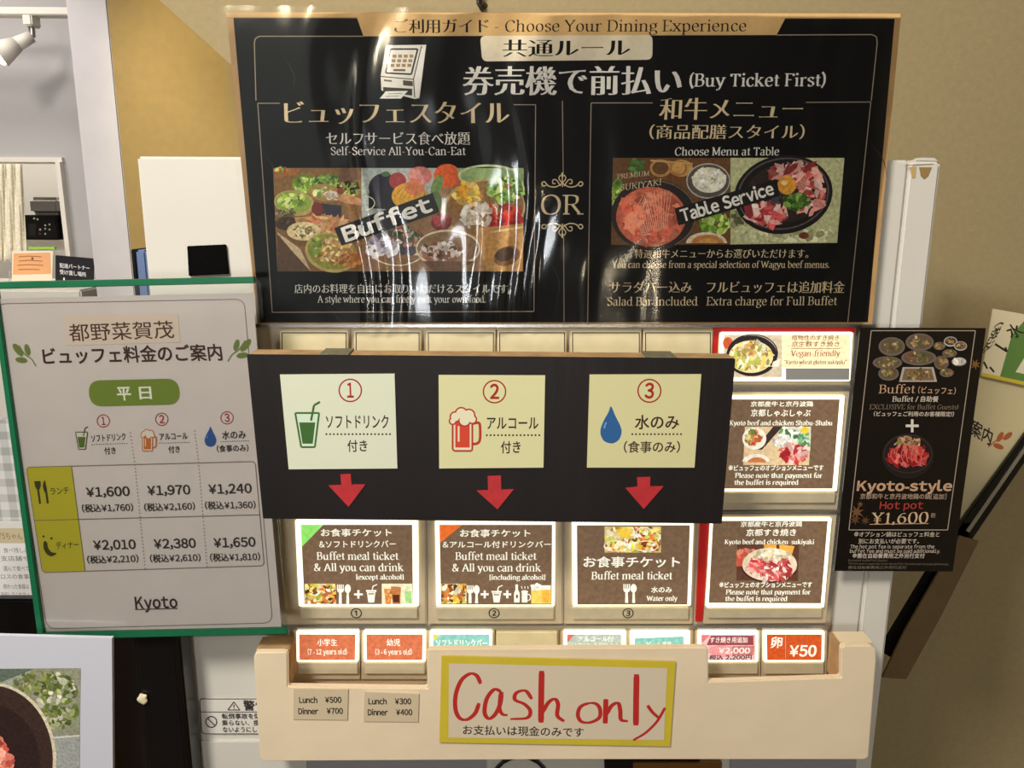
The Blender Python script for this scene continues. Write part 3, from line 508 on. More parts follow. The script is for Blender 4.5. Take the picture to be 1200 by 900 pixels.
def b4(s):
    s.T('京都産牛と京丹波鶏', 868, 614.5, 940, 614.2, 6.6, W_, bold=2); s.T('京都すき焼き', 874.4, 624.3, 933, 624, 8.8, W_, bold=2); s.T('Kyoto beef and chicken  sukiyaki', 849.5, 635, 954, 635, 5.2, W_, ser=1, thick=15)
    s.poly([(864, 638), (936.5, 638), (935, 681), (863, 680)], (96, 60, 44)); s.poly([(863.5, 644), (895, 644), (880, 662), (863, 664)], (214, 92, 70)); s.blobs(876, 648, 10, 7, 40, 3, [(226, 98, 76), (190, 60, 50), (240, 150, 120)]); s.poly([(895, 638), (910, 638), (909, 646), (896, 645)], (240, 170, 60)); s.poly([(913, 638), (931, 640), (928, 650), (914, 646)], (242, 176, 70))
    s.ell(902, 662, 32, 20, (232, 214, 180)); s.ringe(902, 662, 33, 20, 2, (60, 36, 26), 20, 170); s.blobs(903, 666, 26, 14, 120, 3.2, [(214, 92, 86), (236, 150, 140), (250, 214, 200), (190, 60, 62)], el=2.6); s.blobs(905, 650, 24, 6, 50, 2.6, [(240, 228, 200), (220, 200, 160)])
    s.T('※ビュッフェのオプションメニューです', 843, 685.6, 951.5, 685.2, 7.2, W_, bold=2.4); s.T('Please note that payment for', 850.7, 693.8, 950, 693.8, 5.4, W_, ser=1, thick=15); s.T('the buffet is required', 850, 701.6, 923, 701.6, 5.4, W_, ser=1, thick=15)
button([(834, 604), (984, 603), (972, 731), (824, 732)], [(833, 607.5), (975, 607.5), (966, 712.5), (827.5, 712)], [(835.7, 610.4), (970, 610.4), (962, 707), (830.5, 706.5)], [(828.5, 713), (963.5, 713), (963, 724), (829, 724.5)], b4)
def b5(s):
    s.T('京都産牛と京丹波鶏', 879.6, 473.6, 952.9, 473.4, 6.6, W_, bold=2); s.T('京都しゃぶしゃぶ', 880, 484, 950, 484, 9, W_, bold=2); s.T('Kyoto beef and chicken Shabu-Shabu', 855, 495.6, 975.7, 495.6, 5.4, W_, ser=1, thick=15)
    s.poly([(873, 500), (950.5, 500), (948, 545), (871, 545)], (226, 196, 150)); s.poly([(906, 500), (917, 500), (893, 527), (884, 527)], (60, 44, 40)); s.poly([(917, 500), (950.5, 500), (949.5, 528), (908, 524)], (226, 222, 190)); s.ell(884, 514, 14, 13, (244, 236, 214)); s.blobs(883, 513, 10, 9, 60, 2.2, [(226, 110, 60), (110, 140, 60), (240, 180, 120), (180, 60, 40)]); s.ell(886, 541, 16, 9, (246, 236, 214), a0=180, a1=360); s.ell(887, 542, 11, 6, (206, 120, 70), a0=180, a1=360)
    s.blobs(930, 508, 18, 7, 50, 3, [(90, 130, 80), (210, 226, 200), (60, 90, 60), (240, 240, 220)]); s.blobs(942, 516, 7, 8, 30, 2.6, [(110, 160, 110), (180, 210, 170)]); s.blobs(917, 517, 12, 7, 40, 2.4, [(244, 240, 228), (226, 214, 196)]); s.ell(943, 504, 5, 4, (244, 206, 60)); s.blobs(930, 532, 15, 11, 90, 3, [(214, 70, 64), (240, 130, 116), (176, 40, 44), (250, 200, 190)], el=2.3)
    s.T('※ビュッフェのオプションメニューです', 853.7, 548.6, 965, 548.2, 7.2, W_, bold=2.4); s.T('Please note that payment for', 861.5, 557.2, 963.8, 557.2, 5.4, W_, ser=1, thick=15); s.T('the buffet is required', 860.7, 565.4, 936, 565.2, 5.4, W_, ser=1, thick=15)
button([(840, 458), (999, 457), (986, 598), (830, 598)], [(847, 464), (990.5, 464), (981, 576), (840, 576)], [(850, 468), (984, 468), (975.5, 572.5), (843, 572.5)], [(840, 577.5), (979.5, 577.5), (978, 589.5), (839, 589.5)], b5)
def b6(s):
    s.poly([(848, 392), (996.8, 392), (995.7, 430.5), (848, 430.5)], (252, 240, 190)); s.poly([(849, 393), (916.3, 393), (916.3, 442), (849, 442)], (214, 196, 164))
    s.ell(853, 402, 6, 7, (206, 90, 50)); s.ell(881, 417, 30, 24, (40, 32, 34), n=36); s.ringe(882, 414, 29, 22, 1.4, (30, 26, 40)); s.ell(880, 418, 26, 19, (236, 216, 150), n=36); s.blobs(880, 418, 24, 17, 170, 2.8, [(244, 232, 180), (222, 190, 100), (196, 150, 80), (250, 246, 214), (170, 170, 80)], el=2.2); s.poly([(906, 424), (915, 420), (912, 430), (904, 430)], (240, 230, 210))
    br = (150, 84, 58)
    s.T('植物性のすき焼き', 927.6, 395.8, 983.5, 395.8, 6.4, br, bold=1); s.T('京生麩すき焼き', 927.6, 403.4, 984, 403.2, 7.2, br, bold=1); s.rect(927, 408, 984, 408.7, br); s.T('Vegan-friendly', 926.7, 414.2, 984.8, 413.8, 6.6, (176, 60, 40), ser=1, thick=11); s.T('"Kyoto wheat gluten sukiyaki"', 919, 424.4, 992, 424.2, 4.6, (140, 70, 50), ser=1, thick=13)
o = hsg([(841, 388), (1003, 388), (999, 452), (838, 452)]); slab('bezel', [(845, 389.5), (1000, 389.5), (996.5, 447), (842, 447)], -.0120, .004, 'bezel', o, r=.0008); slab('price_strip', [(921, 431.5), (995.5, 431.5), (995, 445), (921, 445)], -.0126, .002, 'greybox', o)
s = Sheet(-.0124); b6(s); s.build('label', 'lit', o)
slab('panel_trim', [(838, 455), (1000, 454), (999.6, 457.5), (838, 458.5)], -.0095, .006, 'steel', mc); slab('panel_trim', [(832, 599.5), (986, 598.5), (985.6, 602), (832, 603)], -.0095, .006, 'steel', mc)
# small buttons
def small(x0, x1, bg, draw, lq=None, bzc='bezel', strip=True):
    o = hsg([(x0-4, 737), (x1+4, 737), (x1+3, 797), (x0-3.5, 797)])
    slab('bezel', [(x0, 740.5), (x1, 740.5), (x1-.5, 776), (x0+.5, 776)], -.0118, .004, bzc, o, r=.0006)
    slab('price_strip', [(x0+1.5, 777), (x1-1, 777), (x1-1, 790), (x0+1.5, 790)], -.0118, .004, 'strip', o, r=.0006)
    s = Sheet(-.0122); s.poly(lq or [(x0+3.5, 743.5), (x1-3.5, 743.5), (x1-4, 773.5), (x0+4, 773.5)], bg); draw(s); s.build('label', 'lit', o)
OR_ = (214, 116, 76)
small(347, 420, OR_, lambda s: (s.T('小学生', 371.7, 753, 395, 753, 8.8, W_, bold=2), s.T('(7 - 12 years old)', 360.5, 763.9, 406.7, 763.9, 8, W_, bold=2)))
small(425.8, 498.8, OR_, lambda s: (s.T('幼児', 453, 753, 469, 753, 8.8, W_, bold=2), s.T('(3 - 6 years old)', 439.8, 764, 483, 764, 8, W_, bold=2)))
small(504, 577, (142, 206, 196), lambda s: (s.poly([(507.5, 743.5), (517, 743.5), (507.7, 751)], (236, 226, 90)), s.T('ソフトドリンクバー', 510.8, 754, 571, 754, 10, W_, bold=3)))
o = hsg([(580, 737), (655, 737), (655, 797), (580, 797)], 'blank_button'); slab('cover', [(582, 741), (653, 741), (653, 790), (582, 790)], -.0112, .003, 'blank', o, r=.0008)
small(660.6, 734, (186, 200, 184), lambda s: (s.poly([(664.5, 743.5), (674, 743.5), (664.8, 753)], (220, 110, 100)), s.T('アルコール付', 677.6, 748.8, 719, 748.8, 7, W_, bold=2), s.T('ノンアルコールドリンクバー', 669, 756.4, 728, 756.4, 6.5, W_, bold=2)), [(664.5, 743.5), (728, 743.5), (728, 773), (664.8, 773)])
small(739, 809, (142, 206, 190), lambda s: s.T('ビール単品', 758, 755.5, 787, 755.5, 7.6, W_, bold=2), [(743.6, 748), (801.5, 745.6), (801.5, 773), (743.8, 773)])
def pk(s):
    s.poly([(822, 744.5), (832, 744.5), (822, 754)], (226, 120, 120)); s.poly([(833, 745), (883, 745), (883, 756), (828, 756)], (150, 70, 72)); s.T('すき焼き用追加', 832, 750, 876, 750, 7.4, (250, 226, 220), bold=2)
    s.ell(846, 763, 16, 7, (236, 150, 150)); s.poly([(858, 757), (884, 757), (883, 768), (858, 768)], (200, 120, 116)); s.T('¥2,000', 842, 762.5, 879, 762.5, 8.5, (255, 236, 228), bold=3); s.T('税込 2,200円', 831, 770.8, 881, 770.4, 6.4, (50, 30, 34), bold=3)
small(818.5, 889, (236, 190, 184), pk)
small(895, 966.6, (206, 84, 34), lambda s: (s.T('卵', 903.5, 753, 917, 753, 14, W_, bold=2), s.rect(920.2, 744.5, 920.9, 772, (236, 150, 110)), s.T('¥50', 925, 762.8, 957, 762.8, 17, W_, bold=3)))
for x0, x1 in ((326, 340), (966, 982)): pass
# warning sticker, recesses and slots lower on the machine
wl = slab('warning_label', [(233.5, 818.5), (345, 818.5), (345, 861), (236, 861)], -.0028, .0006, mat('sticker', (226, 222, 214), .4), mc)
dk = (52, 48, 46); s = Sheet(-.0033)
s.rrect([(234, 819), (343, 819), (343, 860), (236.5, 860)], 4, dk, .9); s.line([(235, 834.5), (343, 834.5)], .7, dk); s.line([(274, 822.5), (281, 832), (267, 832)], .9, dk, closed=True); s.rect(273.6, 825.5, 274.6, 829, dk); s.rect(273.6, 830, 274.6, 831, dk)
s.T('警告', 285, 827, 312, 827, 13, dk, bold=2); s.ringe(247.5, 846, 6.3, 6.3, 1.1, dk); s.line([(243, 841.5), (252, 850.5)], 1.1, dk)
s.T('転倒事故を防ぐ', 260, 839.4, 312, 839.4, 7, dk, bold=1); s.T('乗らない、揺すら', 260, 847.2, 318, 847.2, 7, dk, bold=1); s.T('ないようにしてくだ', 261, 855, 322, 855, 7, dk, bold=1); s.build('lettering', 'print', wl)
slab('lower_plate', [(234, 869), (360, 868), (360, 1000), (240, 1000)], -.0045, .004, 'cabinet', mc, r=.001)
ring('lock_ring', [(610+36*math.cos(t/20*6.283), 922+36*math.sin(t/20*6.283)) for t in range(20)], [(610+33*math.cos(t/20*6.283), 922+33*math.sin(t/20*6.283)) for t in range(20)], -.006, .005, 'black', mc)
slab('coin_slot', [(708, 888), (820, 888), (818, 950), (710, 950)], -.006, .004, 'black', mc); slab('slot_plate', [(742, 894), (846, 894), (844, 950), (742, 950)], -.009, .004, 'bronze', mc)
slab('banknote_panel', [(856, 885), (1004, 885), (998, 1000), (856, 1000)], -.005, .004, 'bluegrey', mc)
slab('lower_panel', [(305, 884), (570, 884), (570, 1000), (312, 1000)], -.004, .003, 'bluegrey', mc)
# black felt square on the cabinet
tag(slab('felt_square', [(219, 288.5), (264, 286.5), (267.5, 321), (221, 323.5)], -.0055, .003, 'felt', r=.0005), 'black felt square stuck on the white cabinet above the price sign', 'patch')
# ================================================================== GUIDE POSTER
yp = -.014
gp = thing('guide_poster', 'large laminated black and gold dining guide poster atop the machine', 'poster', (P(660, 380, yp)[0], yp, P(660, 380, yp)[2]))
slab('paper', [(265, 14), (1056, 15.4), (1022, 380), (301.5, 380)], yp, .0008, mat('poster_gold', (190, 150, 98), .5, noise=.15, nscale=40), gp)
s = Sheet(yp-.0002); K = (9, 8, 9); gold = (226, 188, 130); goldt = (250, 226, 182); wh = (255, 250, 242); fr = (176, 160, 138)
s.poly([(273.5, 21), (1048.5, 22), (1017, 377.5), (304.5, 378)], K)
for v_ in [((300, 250), (312, 272), (322, 290)), ((296, 160), (330, 215), (350, 300)), ((372, 345), (395, 372), (405, 378)), ((560, 60), (590, 100), (600, 118)), ((640, 300), (655, 330), (650, 370)), ((1018, 165), (1035, 188), (1040, 210)), ((690, 60), (705, 90), (690, 118)), ((330, 60), (345, 90), (340, 110))]: s.line(v_, 1.0, (62, 54, 46), curve=True, taper=True)
s.poly([(417, 17), (922, 18), (910, 41), (426, 42.5)], gold); s.poly([(265.5, 14.5), (1055.5, 16), (1055, 21), (266, 20)], gold)
s.T('ご利用ガイド', 462, 31, 573, 30.6, 19, K, mincho=2.2); s.T('- Choose Your Dining Experience', 580, 30.5, 874.5, 30, 13, K, ser=1, thick=9)
s.line([(300, 118), (298, 50), (299.5, 45), (304, 42.5), (426, 42.5)], 1.1, fr); s.line([(910, 41), (1022, 40.5), (1027, 43), (1028, 50), (1021, 118)], 1.1, fr)
s.rrect([(562.5, 42), (764.8, 41), (764.5, 70), (565, 72)], 7, (244, 232, 206), fill=True); s.T('共通ルール', 589, 57, 739, 56, 23, K, mincho=2.2, bold=.6)
s.T('券売機で前払い', 541.7, 95.5, 799, 95, 38, wh, mincho=2.2, bold=1); s.T('(Buy Ticket First)', 808, 94, 967.7, 93.5, 14.5, wh, ser=1, thick=12)
s.line([(328, 121), (302, 121), (319, 366), (625.7, 365), (627.7, 122.7), (602, 122.7)], 1.0, fr); s.line([(765, 120.6), (692.7, 120.6), (688.6, 377.5)], 1.0, fr); s.line([(944.5, 120), (1020.5, 119.5), (993.5, 377.5)], 1.0, fr)
s.line([(659, 118), (660, 203)], .9, fr); s.line([(660.5, 278), (661, 377)], .9, fr)
s.T('ビュッフェスタイル', 333, 132.6, 597, 132.6, 31, goldt, mincho=2.4, bold=.3); s.T('セルフサービス食べ放題', 382, 162.5, 551, 162.5, 17, wh, mincho=1.4); s.T('Self-Service All-You-Can-Eat', 387.7, 177, 545.7, 177, 9.2, wh, ser=1, thick=10)
s.T('和牛メニュー', 772.5, 128, 941, 128, 29, goldt, mincho=2.4, bold=.3); s.T('(商品配膳スタイル)', 761, 154.8, 943, 154.8, 19, goldt, mincho=1.6); s.T('Choose Menu at Table', 791, 177.5, 913, 177.3, 9.2, wh, ser=1, thick=11)
s.T('店内のお料理を自由にお取りいただけるスタイルです。', 345, 338.5, 599, 338.5, 12.2, wh, mincho=1.4); s.T('A style where you can freely pick your own food.', 372, 350.5, 569, 350.5, 8, wh, ser=1, thick=10)
s.T('特選和牛メニューからお選びいただけます。', 743.6, 297.4, 947.5, 297.4, 12, goldt, mincho=1.2); s.T('You can choose from a special selection of Wagyu beef menus.', 717, 310, 972, 310, 7.6, goldt, ser=1, thick=10)
s.T('サラダバー込み', 714.6, 336.8, 810.7, 336.8, 15, goldt, mincho=1.4); s.T('フルビュッフェは追加料金', 828.3, 336.8, 990, 336.8, 15.5, goldt, mincho=1.4); s.T('Salad Bar Included', 711.7, 353.3, 818, 353, 9.6, goldt, ser=1, thick=9); s.T('Extra charge for Full Buffet', 828, 353, 981, 352.6, 9.6, goldt, ser=1, thick=9)
s.T('OR', 634, 240, 684, 240, 22, goldt, ser=1, thick=9)
for sy, y0 in ((1, 217), (-1, 264)):
    for sx in (1, -1):
        X_ = lambda *p: [(659+sx*a, y0+sy*b) for a, b in p]
        s.line(X_((0, -2), (8, 2), (16, 1), (21, -4), (24, -2), (22, 1), (19, 0)), 1.3, goldt, curve=True); s.line(X_((2, 1), (7, -6), (11, -6), (11, -2), (8, -2)), 1.2, goldt, curve=True); s.line(X_((0, -2), (4, -8), (2, -12)), 1.2, goldt, curve=True)
    s.ell(659, y0-sy*12, 1.4, 3.2, goldt, n=12); s.line([(659, y0+sy*2), (659, y0-sy*12)], 1.1, goldt)
# little ticket machine drawing
s.poly([(452.5, 53), (499.5, 52.5), (491.5, 115), (486, 116), (447, 106), (446, 89)], (240, 236, 226)); s.poly([(493.5, 57), (498.5, 54), (490.5, 114), (487, 113), (486, 92)], (252, 250, 244)); s.line([(494, 54), (484.5, 93), (486, 114)], 1, K); s.line([(446, 89.5), (484.5, 93)], 1, K)
s.line([(457.5, 57.5), (489.5, 57.5), (482, 87), (452, 85.5)], 2, (60, 56, 54), closed=True)
for j in range(3):
    for i in range(4): s.rect(460+i*6.6-j*1.2, 64+j*5.4, 464.6+i*6.6-j*1.2, 67.6+j*5.4, (170, 140, 96))
s.rect(461, 81, 475, 83.4, (120, 90, 70)); s.poly([(472, 94), (483.5, 95), (484, 101), (472.5, 100)], (90, 84, 80)); s.poly([(450, 93), (459, 94), (459, 96), (450, 95)], (110, 104, 98)); s.poly([(449, 102), (483, 104), (483, 112), (449, 108)], (70, 64, 60)); s.poly([(452, 107), (478, 106.5), (470, 115.5), (445, 115.5)], (250, 248, 240)); s.line([(455, 110), (471, 109.5)], .7, (120, 110, 100)); s.line([(452, 113), (467, 112.5)], .7, (120, 110, 100))
s.build('artwork', 'dark', gp)
# the two food pictures
s = Sheet(yp-.0006); CL = (320, 196.8, 614, 317.6)
grn = [(120, 160, 50), (170, 196, 90), (90, 130, 40), (200, 216, 130)]
s.poly([(320, 196.8), (423.5, 196.8), (423.5, 318), (325, 318)], (142, 104, 62)); s.poly([(320, 197), (350, 197), (350, 205), (322, 208)], (170, 110, 60)); s.blobs(330, 199.5, 9, 2.6, 20, 2, grn+[(220, 90, 40)])
s.ell(357, 216, 16, 14, (150, 110, 60)); s.ell(357, 216, 14.5, 12, (110, 140, 40)); s.blobs(357, 217, 13, 9, 70, 2.4, grn); s.blobs(382, 212, 16, 9, 70, 2.4, [(60, 110, 50), (110, 150, 60), (160, 190, 90)]); s.blobs(408, 221, 13, 10, 60, 2, [(70, 84, 34), (150, 160, 80), (200, 190, 120), (40, 50, 24)], el=3.5)
s.poly([(400, 197), (423, 197), (423, 210), (395, 214)], (120, 88, 66)); s.ell(381, 226, 20, 10, (176, 140, 80), rot=10); s.blobs(374, 224, 8, 5, 20, 2.4, [(226, 226, 170), (120, 150, 60)]); s.blobs(388, 229, 8, 4, 24, 2.2, [(236, 214, 190), (240, 230, 210)]); s.poly([(392, 232), (408, 228), (423.5, 233), (423.5, 241), (404, 238)], (206, 150, 110)); s.ell(399, 224, 4, 4, (150, 60, 40))
s.ell(345, 238, 24, 15, (196, 172, 110), rot=8); s.ell(344, 237, 21, 12, (150, 170, 70), rot=8); s.blobs(342, 236, 17, 9, 80, 2.8, [(200, 220, 110), (226, 236, 160), (150, 190, 70), (110, 150, 50)]); s.blobs(335, 250, 12, 4, 40, 1.6, [(120, 116, 80), (90, 84, 60), (160, 150, 110)])
s.poly([(367, 237), (400, 241), (400, 254), (370, 254)], (52, 50, 66)); s.ell(372, 245, 7, 8, (120, 50, 44)); s.ell(337, 262, 15, 8, (70, 52, 40)); s.blobs(337, 260, 12, 5, 30, 2, [(60, 44, 34), (90, 70, 50)]); s.poly([(345, 255), (385, 252), (412, 262), (408, 285), (352, 278)], (206, 156, 104)); s.blobs(380, 262, 26, 7, 50, 3, [(226, 180, 130), (190, 140, 90), (210, 130, 90)], el=3)
s.poly([(325, 272), (352, 292), (364, 317.6), (326, 277)], (216, 192, 156)); s.poly([(325, 274), (363, 317.8), (325, 317.8)], (98, 72, 50)); s.ell(356, 274, 21, 14, (120, 86, 50)); s.ell(356, 271, 20, 11, (226, 206, 160)); s.blobs(356, 271, 13, 7, 50, 1.8, [(150, 140, 90), (236, 220, 180), (120, 110, 60)]); 
s.poly([(423, 196.8), (614, 196.8), (613, 318), (424, 318)], (150, 116, 80)); s.poly([(423.5, 197), (520, 197), (500, 250), (424, 262)], (176, 186, 180)); s.ell(450, 220, 18, 17, (34, 26, 44)); s.ell(452, 204, 5, 3, (70, 110, 60)); s.poly([(432, 226), (468, 226), (466, 246), (432, 244)], (30, 26, 34)); s.ringe(428, 238, 11, 8, 1.2, (236, 230, 216), -90, 90)
s.ell(466, 212, 10, 10, (160, 60, 60)); s.ell(492, 206, 14, 11, (206, 120, 110)); s.ell(486, 204, 8, 6, (220, 150, 140)); s.ell(524, 206, 16, 14, (214, 96, 48)); s.poly([(535, 197), (613.5, 197), (613.5, 220), (540, 214)], (150, 176, 120)); s.ringe(572, 206, 34, 12, 2.5, (196, 206, 160)); s.ell(480, 230, 21, 16, (220, 170, 60)); s.ell(486, 220, 12, 9, (216, 120, 80)); [s.line([(462+k*6, 232), (470+k*4.5, 222), (480+k*2, 217)], 1, (180, 130, 40), curve=True) for k in range(7)]
s.ell(512, 218, 6, 14, (110, 140, 80), rot=20); s.ell(510, 236, 8, 12, (90, 120, 66))
s.ell(566, 246, 50, 36, (190, 166, 110), rot=-8); s.ell(568, 244, 46, 32, (150, 112, 70), rot=-8); s.blobs(548, 228, 14, 14, 60, 3.4, [(236, 190, 70), (220, 160, 50), (246, 214, 120)]); s.blobs(592, 222, 22, 15, 110, 3.2, [(170, 206, 90), (120, 160, 60), (206, 226, 140), (90, 130, 50)]); s.blobs(590, 253, 22, 13, 70, 4, [(190, 40, 30), (220, 70, 40), (150, 26, 24)]); s.blobs(558, 252, 18, 16, 60, 3.6, [(236, 232, 220), (206, 196, 180), (226, 210, 190)]); s.poly([(556, 268), (613.2, 262), (613, 318), (570, 318)], (196, 150, 90)); s.ell(594, 300, 16, 11, (130, 90, 54), rot=-20); s.ell(592, 298, 12, 8, (80, 56, 36), rot=-20); s.line([(575, 272), (613, 266)], 2.4, (226, 196, 140))
s.ell(517, 261, 12, 9, (130, 50, 50)); s.blobs(517, 258, 10, 6, 20, 3, [(150, 60, 60), (190, 90, 90)])
s.ell(463, 288, 32, 22, (226, 214, 186)); s.ell(463, 285, 30, 20, (92, 88, 96)); s.blobs(475, 278, 22, 12, 60, 3, [(190, 140, 120), (90, 90, 60), (60, 100, 50), (150, 70, 60), (220, 200, 190)]); s.poly([(425, 296), (500, 300), (500, 317.6), (425, 317.6)], (150, 116, 84)); s.ringe(466, 288, 34, 23, 1.5, (226, 214, 180), 10, 170); s.blobs(448, 290, 20, 12, 60, 3.4, [(206, 200, 214), (170, 160, 180), (236, 230, 236)])
s.ell(525, 292, 38, 22, (214, 200, 170)); s.ell(525, 291, 36, 19.5, (150, 120, 90)); s.blobs(518, 296, 26, 12, 90, 3, [(206, 190, 180), (150, 100, 80), (230, 220, 214), (120, 80, 60)]); s.ringe(525, 291, 37, 21, 1.6, (236, 224, 196)); s.poly([(495, 306), (555, 306), (540, 317.7), (508, 317.7)], (116, 84, 60))
s.ell(388, 296, 31, 23, (196, 176, 110), rot=14); s.ell(389, 295, 29, 20.5, (150, 150, 60), rot=14); s.blobs(392, 294, 25, 16, 200, 2.2, [(196, 146, 80), (226, 190, 130), (170, 120, 60), (236, 214, 160), (206, 160, 90)]); s.blobs(370, 288, 7, 11, 40, 2, [(150, 180, 70), (110, 140, 50)]); s.blobs(412, 304, 14, 8, 60, 2.4, [(206, 140, 70), (176, 110, 50)])
s.poly([(391.5, 267.4), (507, 226), (515, 248.5), (400.5, 288)], (26, 23, 24)); s.T('Buffet', 402, 276, 505, 238.5, 23, (248, 246, 240), bold=4, up=(-.34, -.94))
s.build('buffet_photo', 'photo', gp)
s = Sheet(yp-.0006)
s.poly([(718.3, 185), (856, 185), (856, 286.5), (716, 287)], (110, 74, 42)); s.poly([(718, 214), (726, 206), (734, 226), (730, 250), (717, 250)], (110, 140, 60)); s.blobs(722, 232, 6, 20, 50, 3, grn, clip=(717, 186, 760, 286)); s.blobs(745, 195, 10, 8, 30, 3, [(60, 100, 50), (90, 130, 60)], clip=(719, 185.5, 780, 210))
s.ell(798, 197, 14, 10, (206, 160, 90)); s.ringe(774, 197, 11, 9, 3, (190, 140, 80)); s.ringe(795, 197, 9, 8, 2.5, (176, 120, 70)); s.line([(762, 188), (812, 192)], 2, (206, 170, 110)); s.ell(830, 213, 26, 21, (90, 84, 80)); s.ringe(830, 212, 25, 20, 1.5, (190, 180, 170)); s.ell(831, 211, 20, 15, (226, 220, 200)); s.blobs(831, 210, 19, 13, 90, 2.6, [(240, 236, 220), (206, 200, 176), (250, 248, 236)])
s.blobs(838, 262, 17, 12, 60, 4, grn); s.ell(766, 252, 50, 42, (44, 36, 34), n=44); s.ringe(767, 252, 48, 40, 1.4, (120, 104, 90), -120, 60); s.ell(763, 254, 41, 35, (206, 110, 84), n=40)
s.blobs(763, 252, 36, 30, 120, 6, [(214, 116, 88), (196, 92, 70), (226, 140, 110), (206, 104, 80)], el=1.9)
for k in range(16): a0 = k*.4; s.line([(748+k*2.2+6*math.cos(a0), 228+6*math.sin(a0)), (745+k*2.5, 250+5*math.sin(k)), (752+k*2, 274-k*.4)], .8, (238, 178, 150), curve=True)
s.blobs(757, 279, 12, 5, 18, 4, [(226, 150, 120), (206, 100, 80)]); s.ell(828, 285, 24, 13, (226, 212, 190), a0=180, a1=360); s.ell(829, 285, 19, 10, (196, 130, 70), a0=180, a1=360); s.ell(829, 285, 12, 6, (214, 160, 90), a0=180, a1=360)
s.poly([(856, 185), (989.6, 185), (981, 284.5), (856, 286.5)], (196, 196, 150)); s.blobs(920, 276, 60, 8, 60, 5, [(206, 206, 160), (180, 176, 130), (220, 220, 180)], clip=(857, 268, 981, 284)); s.blobs(866, 250, 8, 26, 40, 5, [(150, 156, 110), (190, 190, 150), (120, 120, 80)], clip=(856.5, 190, 900, 285)); s.ell(942, 276, 6, 4, (120, 60, 40))
s.ell(918, 228, 58, 46, (26, 22, 24), n=50, rot=-10); s.ringe(918, 227, 53, 41, 1.8, (92, 84, 84), rot=-10); s.ell(920, 226, 46, 35, (48, 36, 34), n=44, rot=-10)
s.blobs(930, 205, 30, 12, 70, 4.5, [(196, 110, 96), (226, 160, 150), (150, 60, 56), (236, 196, 186)], el=2.4); s.blobs(898, 250, 24, 12, 70, 4.5, [(206, 90, 90), (236, 170, 160), (170, 60, 64), (240, 210, 200)], el=2.4); s.blobs(950, 228, 14, 22, 50, 4.5, [(190, 80, 76), (226, 150, 140), (236, 200, 190)], el=2); s.blobs(915, 225, 18, 13, 30, 3.5, [(36, 28, 34), (60, 50, 60), (90, 80, 96)], el=2); s.ell(922, 217, 11, 11, (226, 160, 60)); s.ell(919, 214, 4, 3, (250, 214, 140)); s.blobs(934, 236, 17, 9, 60, 3.2, [(90, 130, 50), (130, 170, 80), (60, 100, 40)])
s.T('PREMIUM', 723, 207, 761, 203, 5.4, (226, 206, 170), ser=1, thick=8); s.T('SUKIYAKI', 727, 220, 775, 213, 7, (226, 206, 170), ser=1, thick=8)
s.poly([(790.6, 244.3), (910, 209.5), (914, 229.5), (795, 264.3)], (26, 23, 22)); s.T('Table Service', 798, 253.3, 906, 220.5, 19, (246, 242, 234), bold=3.5, up=(-.28, -.96))
s.build('sukiyaki_photo', 'photo', gp)
# wavy laminate
bm = bmesh.new(); NX, NZ = 220, 90; g = []
def wave(i, j):
    x, z = i*8.2/NX*10, j*4.0/NZ*10
    u, t = i/NX, j/NZ
    wv = .0011*math.sin(u*36+2.6+1.5*math.sin(t*5))*(.72-.28*math.tanh((u-.46)*14))+.00022*math.sin(u*95+t*6+2*math.sin(t*9))+.0004*math.sin(t*17+u*13)+.00005*math.sin(u*160+3*t)
    fold = sum(.0016*math.exp(-((u-c-.012*math.sin(t*7+c*9))/.006)**2)*max(0, min(1, (t-t0)*4)) for c, t0 in ((.175, .5), (.235, .55), (.41, .45), (.44, .3), (.37, .5), (.465, .6), (.2, .1)))
    return wv*(.35+.9*math.exp(-((u-.38)/.22)**2))+fold
for j in range(NZ+1):
    row = []
    for i in range(NX+1):
        u, t = i/NX, j/NZ; a = (254+(299-254)*t, 6+(384-6)*t); b2_ = (1058+(1009-1058)*t, 14+(383-14)*t)
        row.append(bm.verts.new(P(a[0]+(b2_[0]-a[0])*u, a[1]+(b2_[1]-a[1])*u, yp-.0045-wave(i, j))))
    g.append(row)
for j in range(NZ):
    for i in range(NX): bm.faces.new((g[j][i], g[j][i+1], g[j+1][i+1], g[j+1][i]))
fm = link('laminate_film', mesh_of(bm, 'laminate_film'), 'film', gp)
for p_ in fm.data.polygons: p_.use_smooth = True
# ================================================================== BLACK CARDBOARD SIGN
yx = -.080
bs = thing('arrow_sign_box', 'black cardboard sign with three drink option cards and red arrows', 'sign', (P(575, 612, yx)[0], yx+.015, P(575, 612, yx)[2]))
fb = [(289, 415.5), (862, 420.5), (846, 614), (308, 608)]
slab('front_board', fb, yx, .003, 'black_card', bs, r=.0006)
ci = slab('cardboard_core', [(290, 415.8), (861, 420.6), (845, 613), (309, 607.5)], yx+.0031, .025, 'cardboard', bs)
tag_t = slab('tape_hook', [(374, 414.6), (408, 414.8), (408, 417.4), (374, 417)], yx+.003, .0262, 'silvertape', bs); tag_t = slab('tape_hook', [(757, 417.9), (793, 418.2), (793, 421), (757, 420.7)], yx+.003, .0262, 'silvertape', bs)
for q in ([(400, 470), (440, 470), (440, 560), (400, 560)], [(700, 470), (740, 470), (740, 560), (700, 560)]): slab('spacer_block', q, yx+.0282, .046-.0005, 'cardboard', bs)
DR = (160, 30, 26); TX = (52, 26, 24)
def num(s, n, x, y, r, tr=None):
    s.ringe(x, y, r, r, max(.9, r*.13), DR); k_ = .3 if n == '1' else .42; s.T(n, x-r*k_, y, x+r*k_, y, r*1.75, tr or DR, bold=3 if r > 9 else 2)
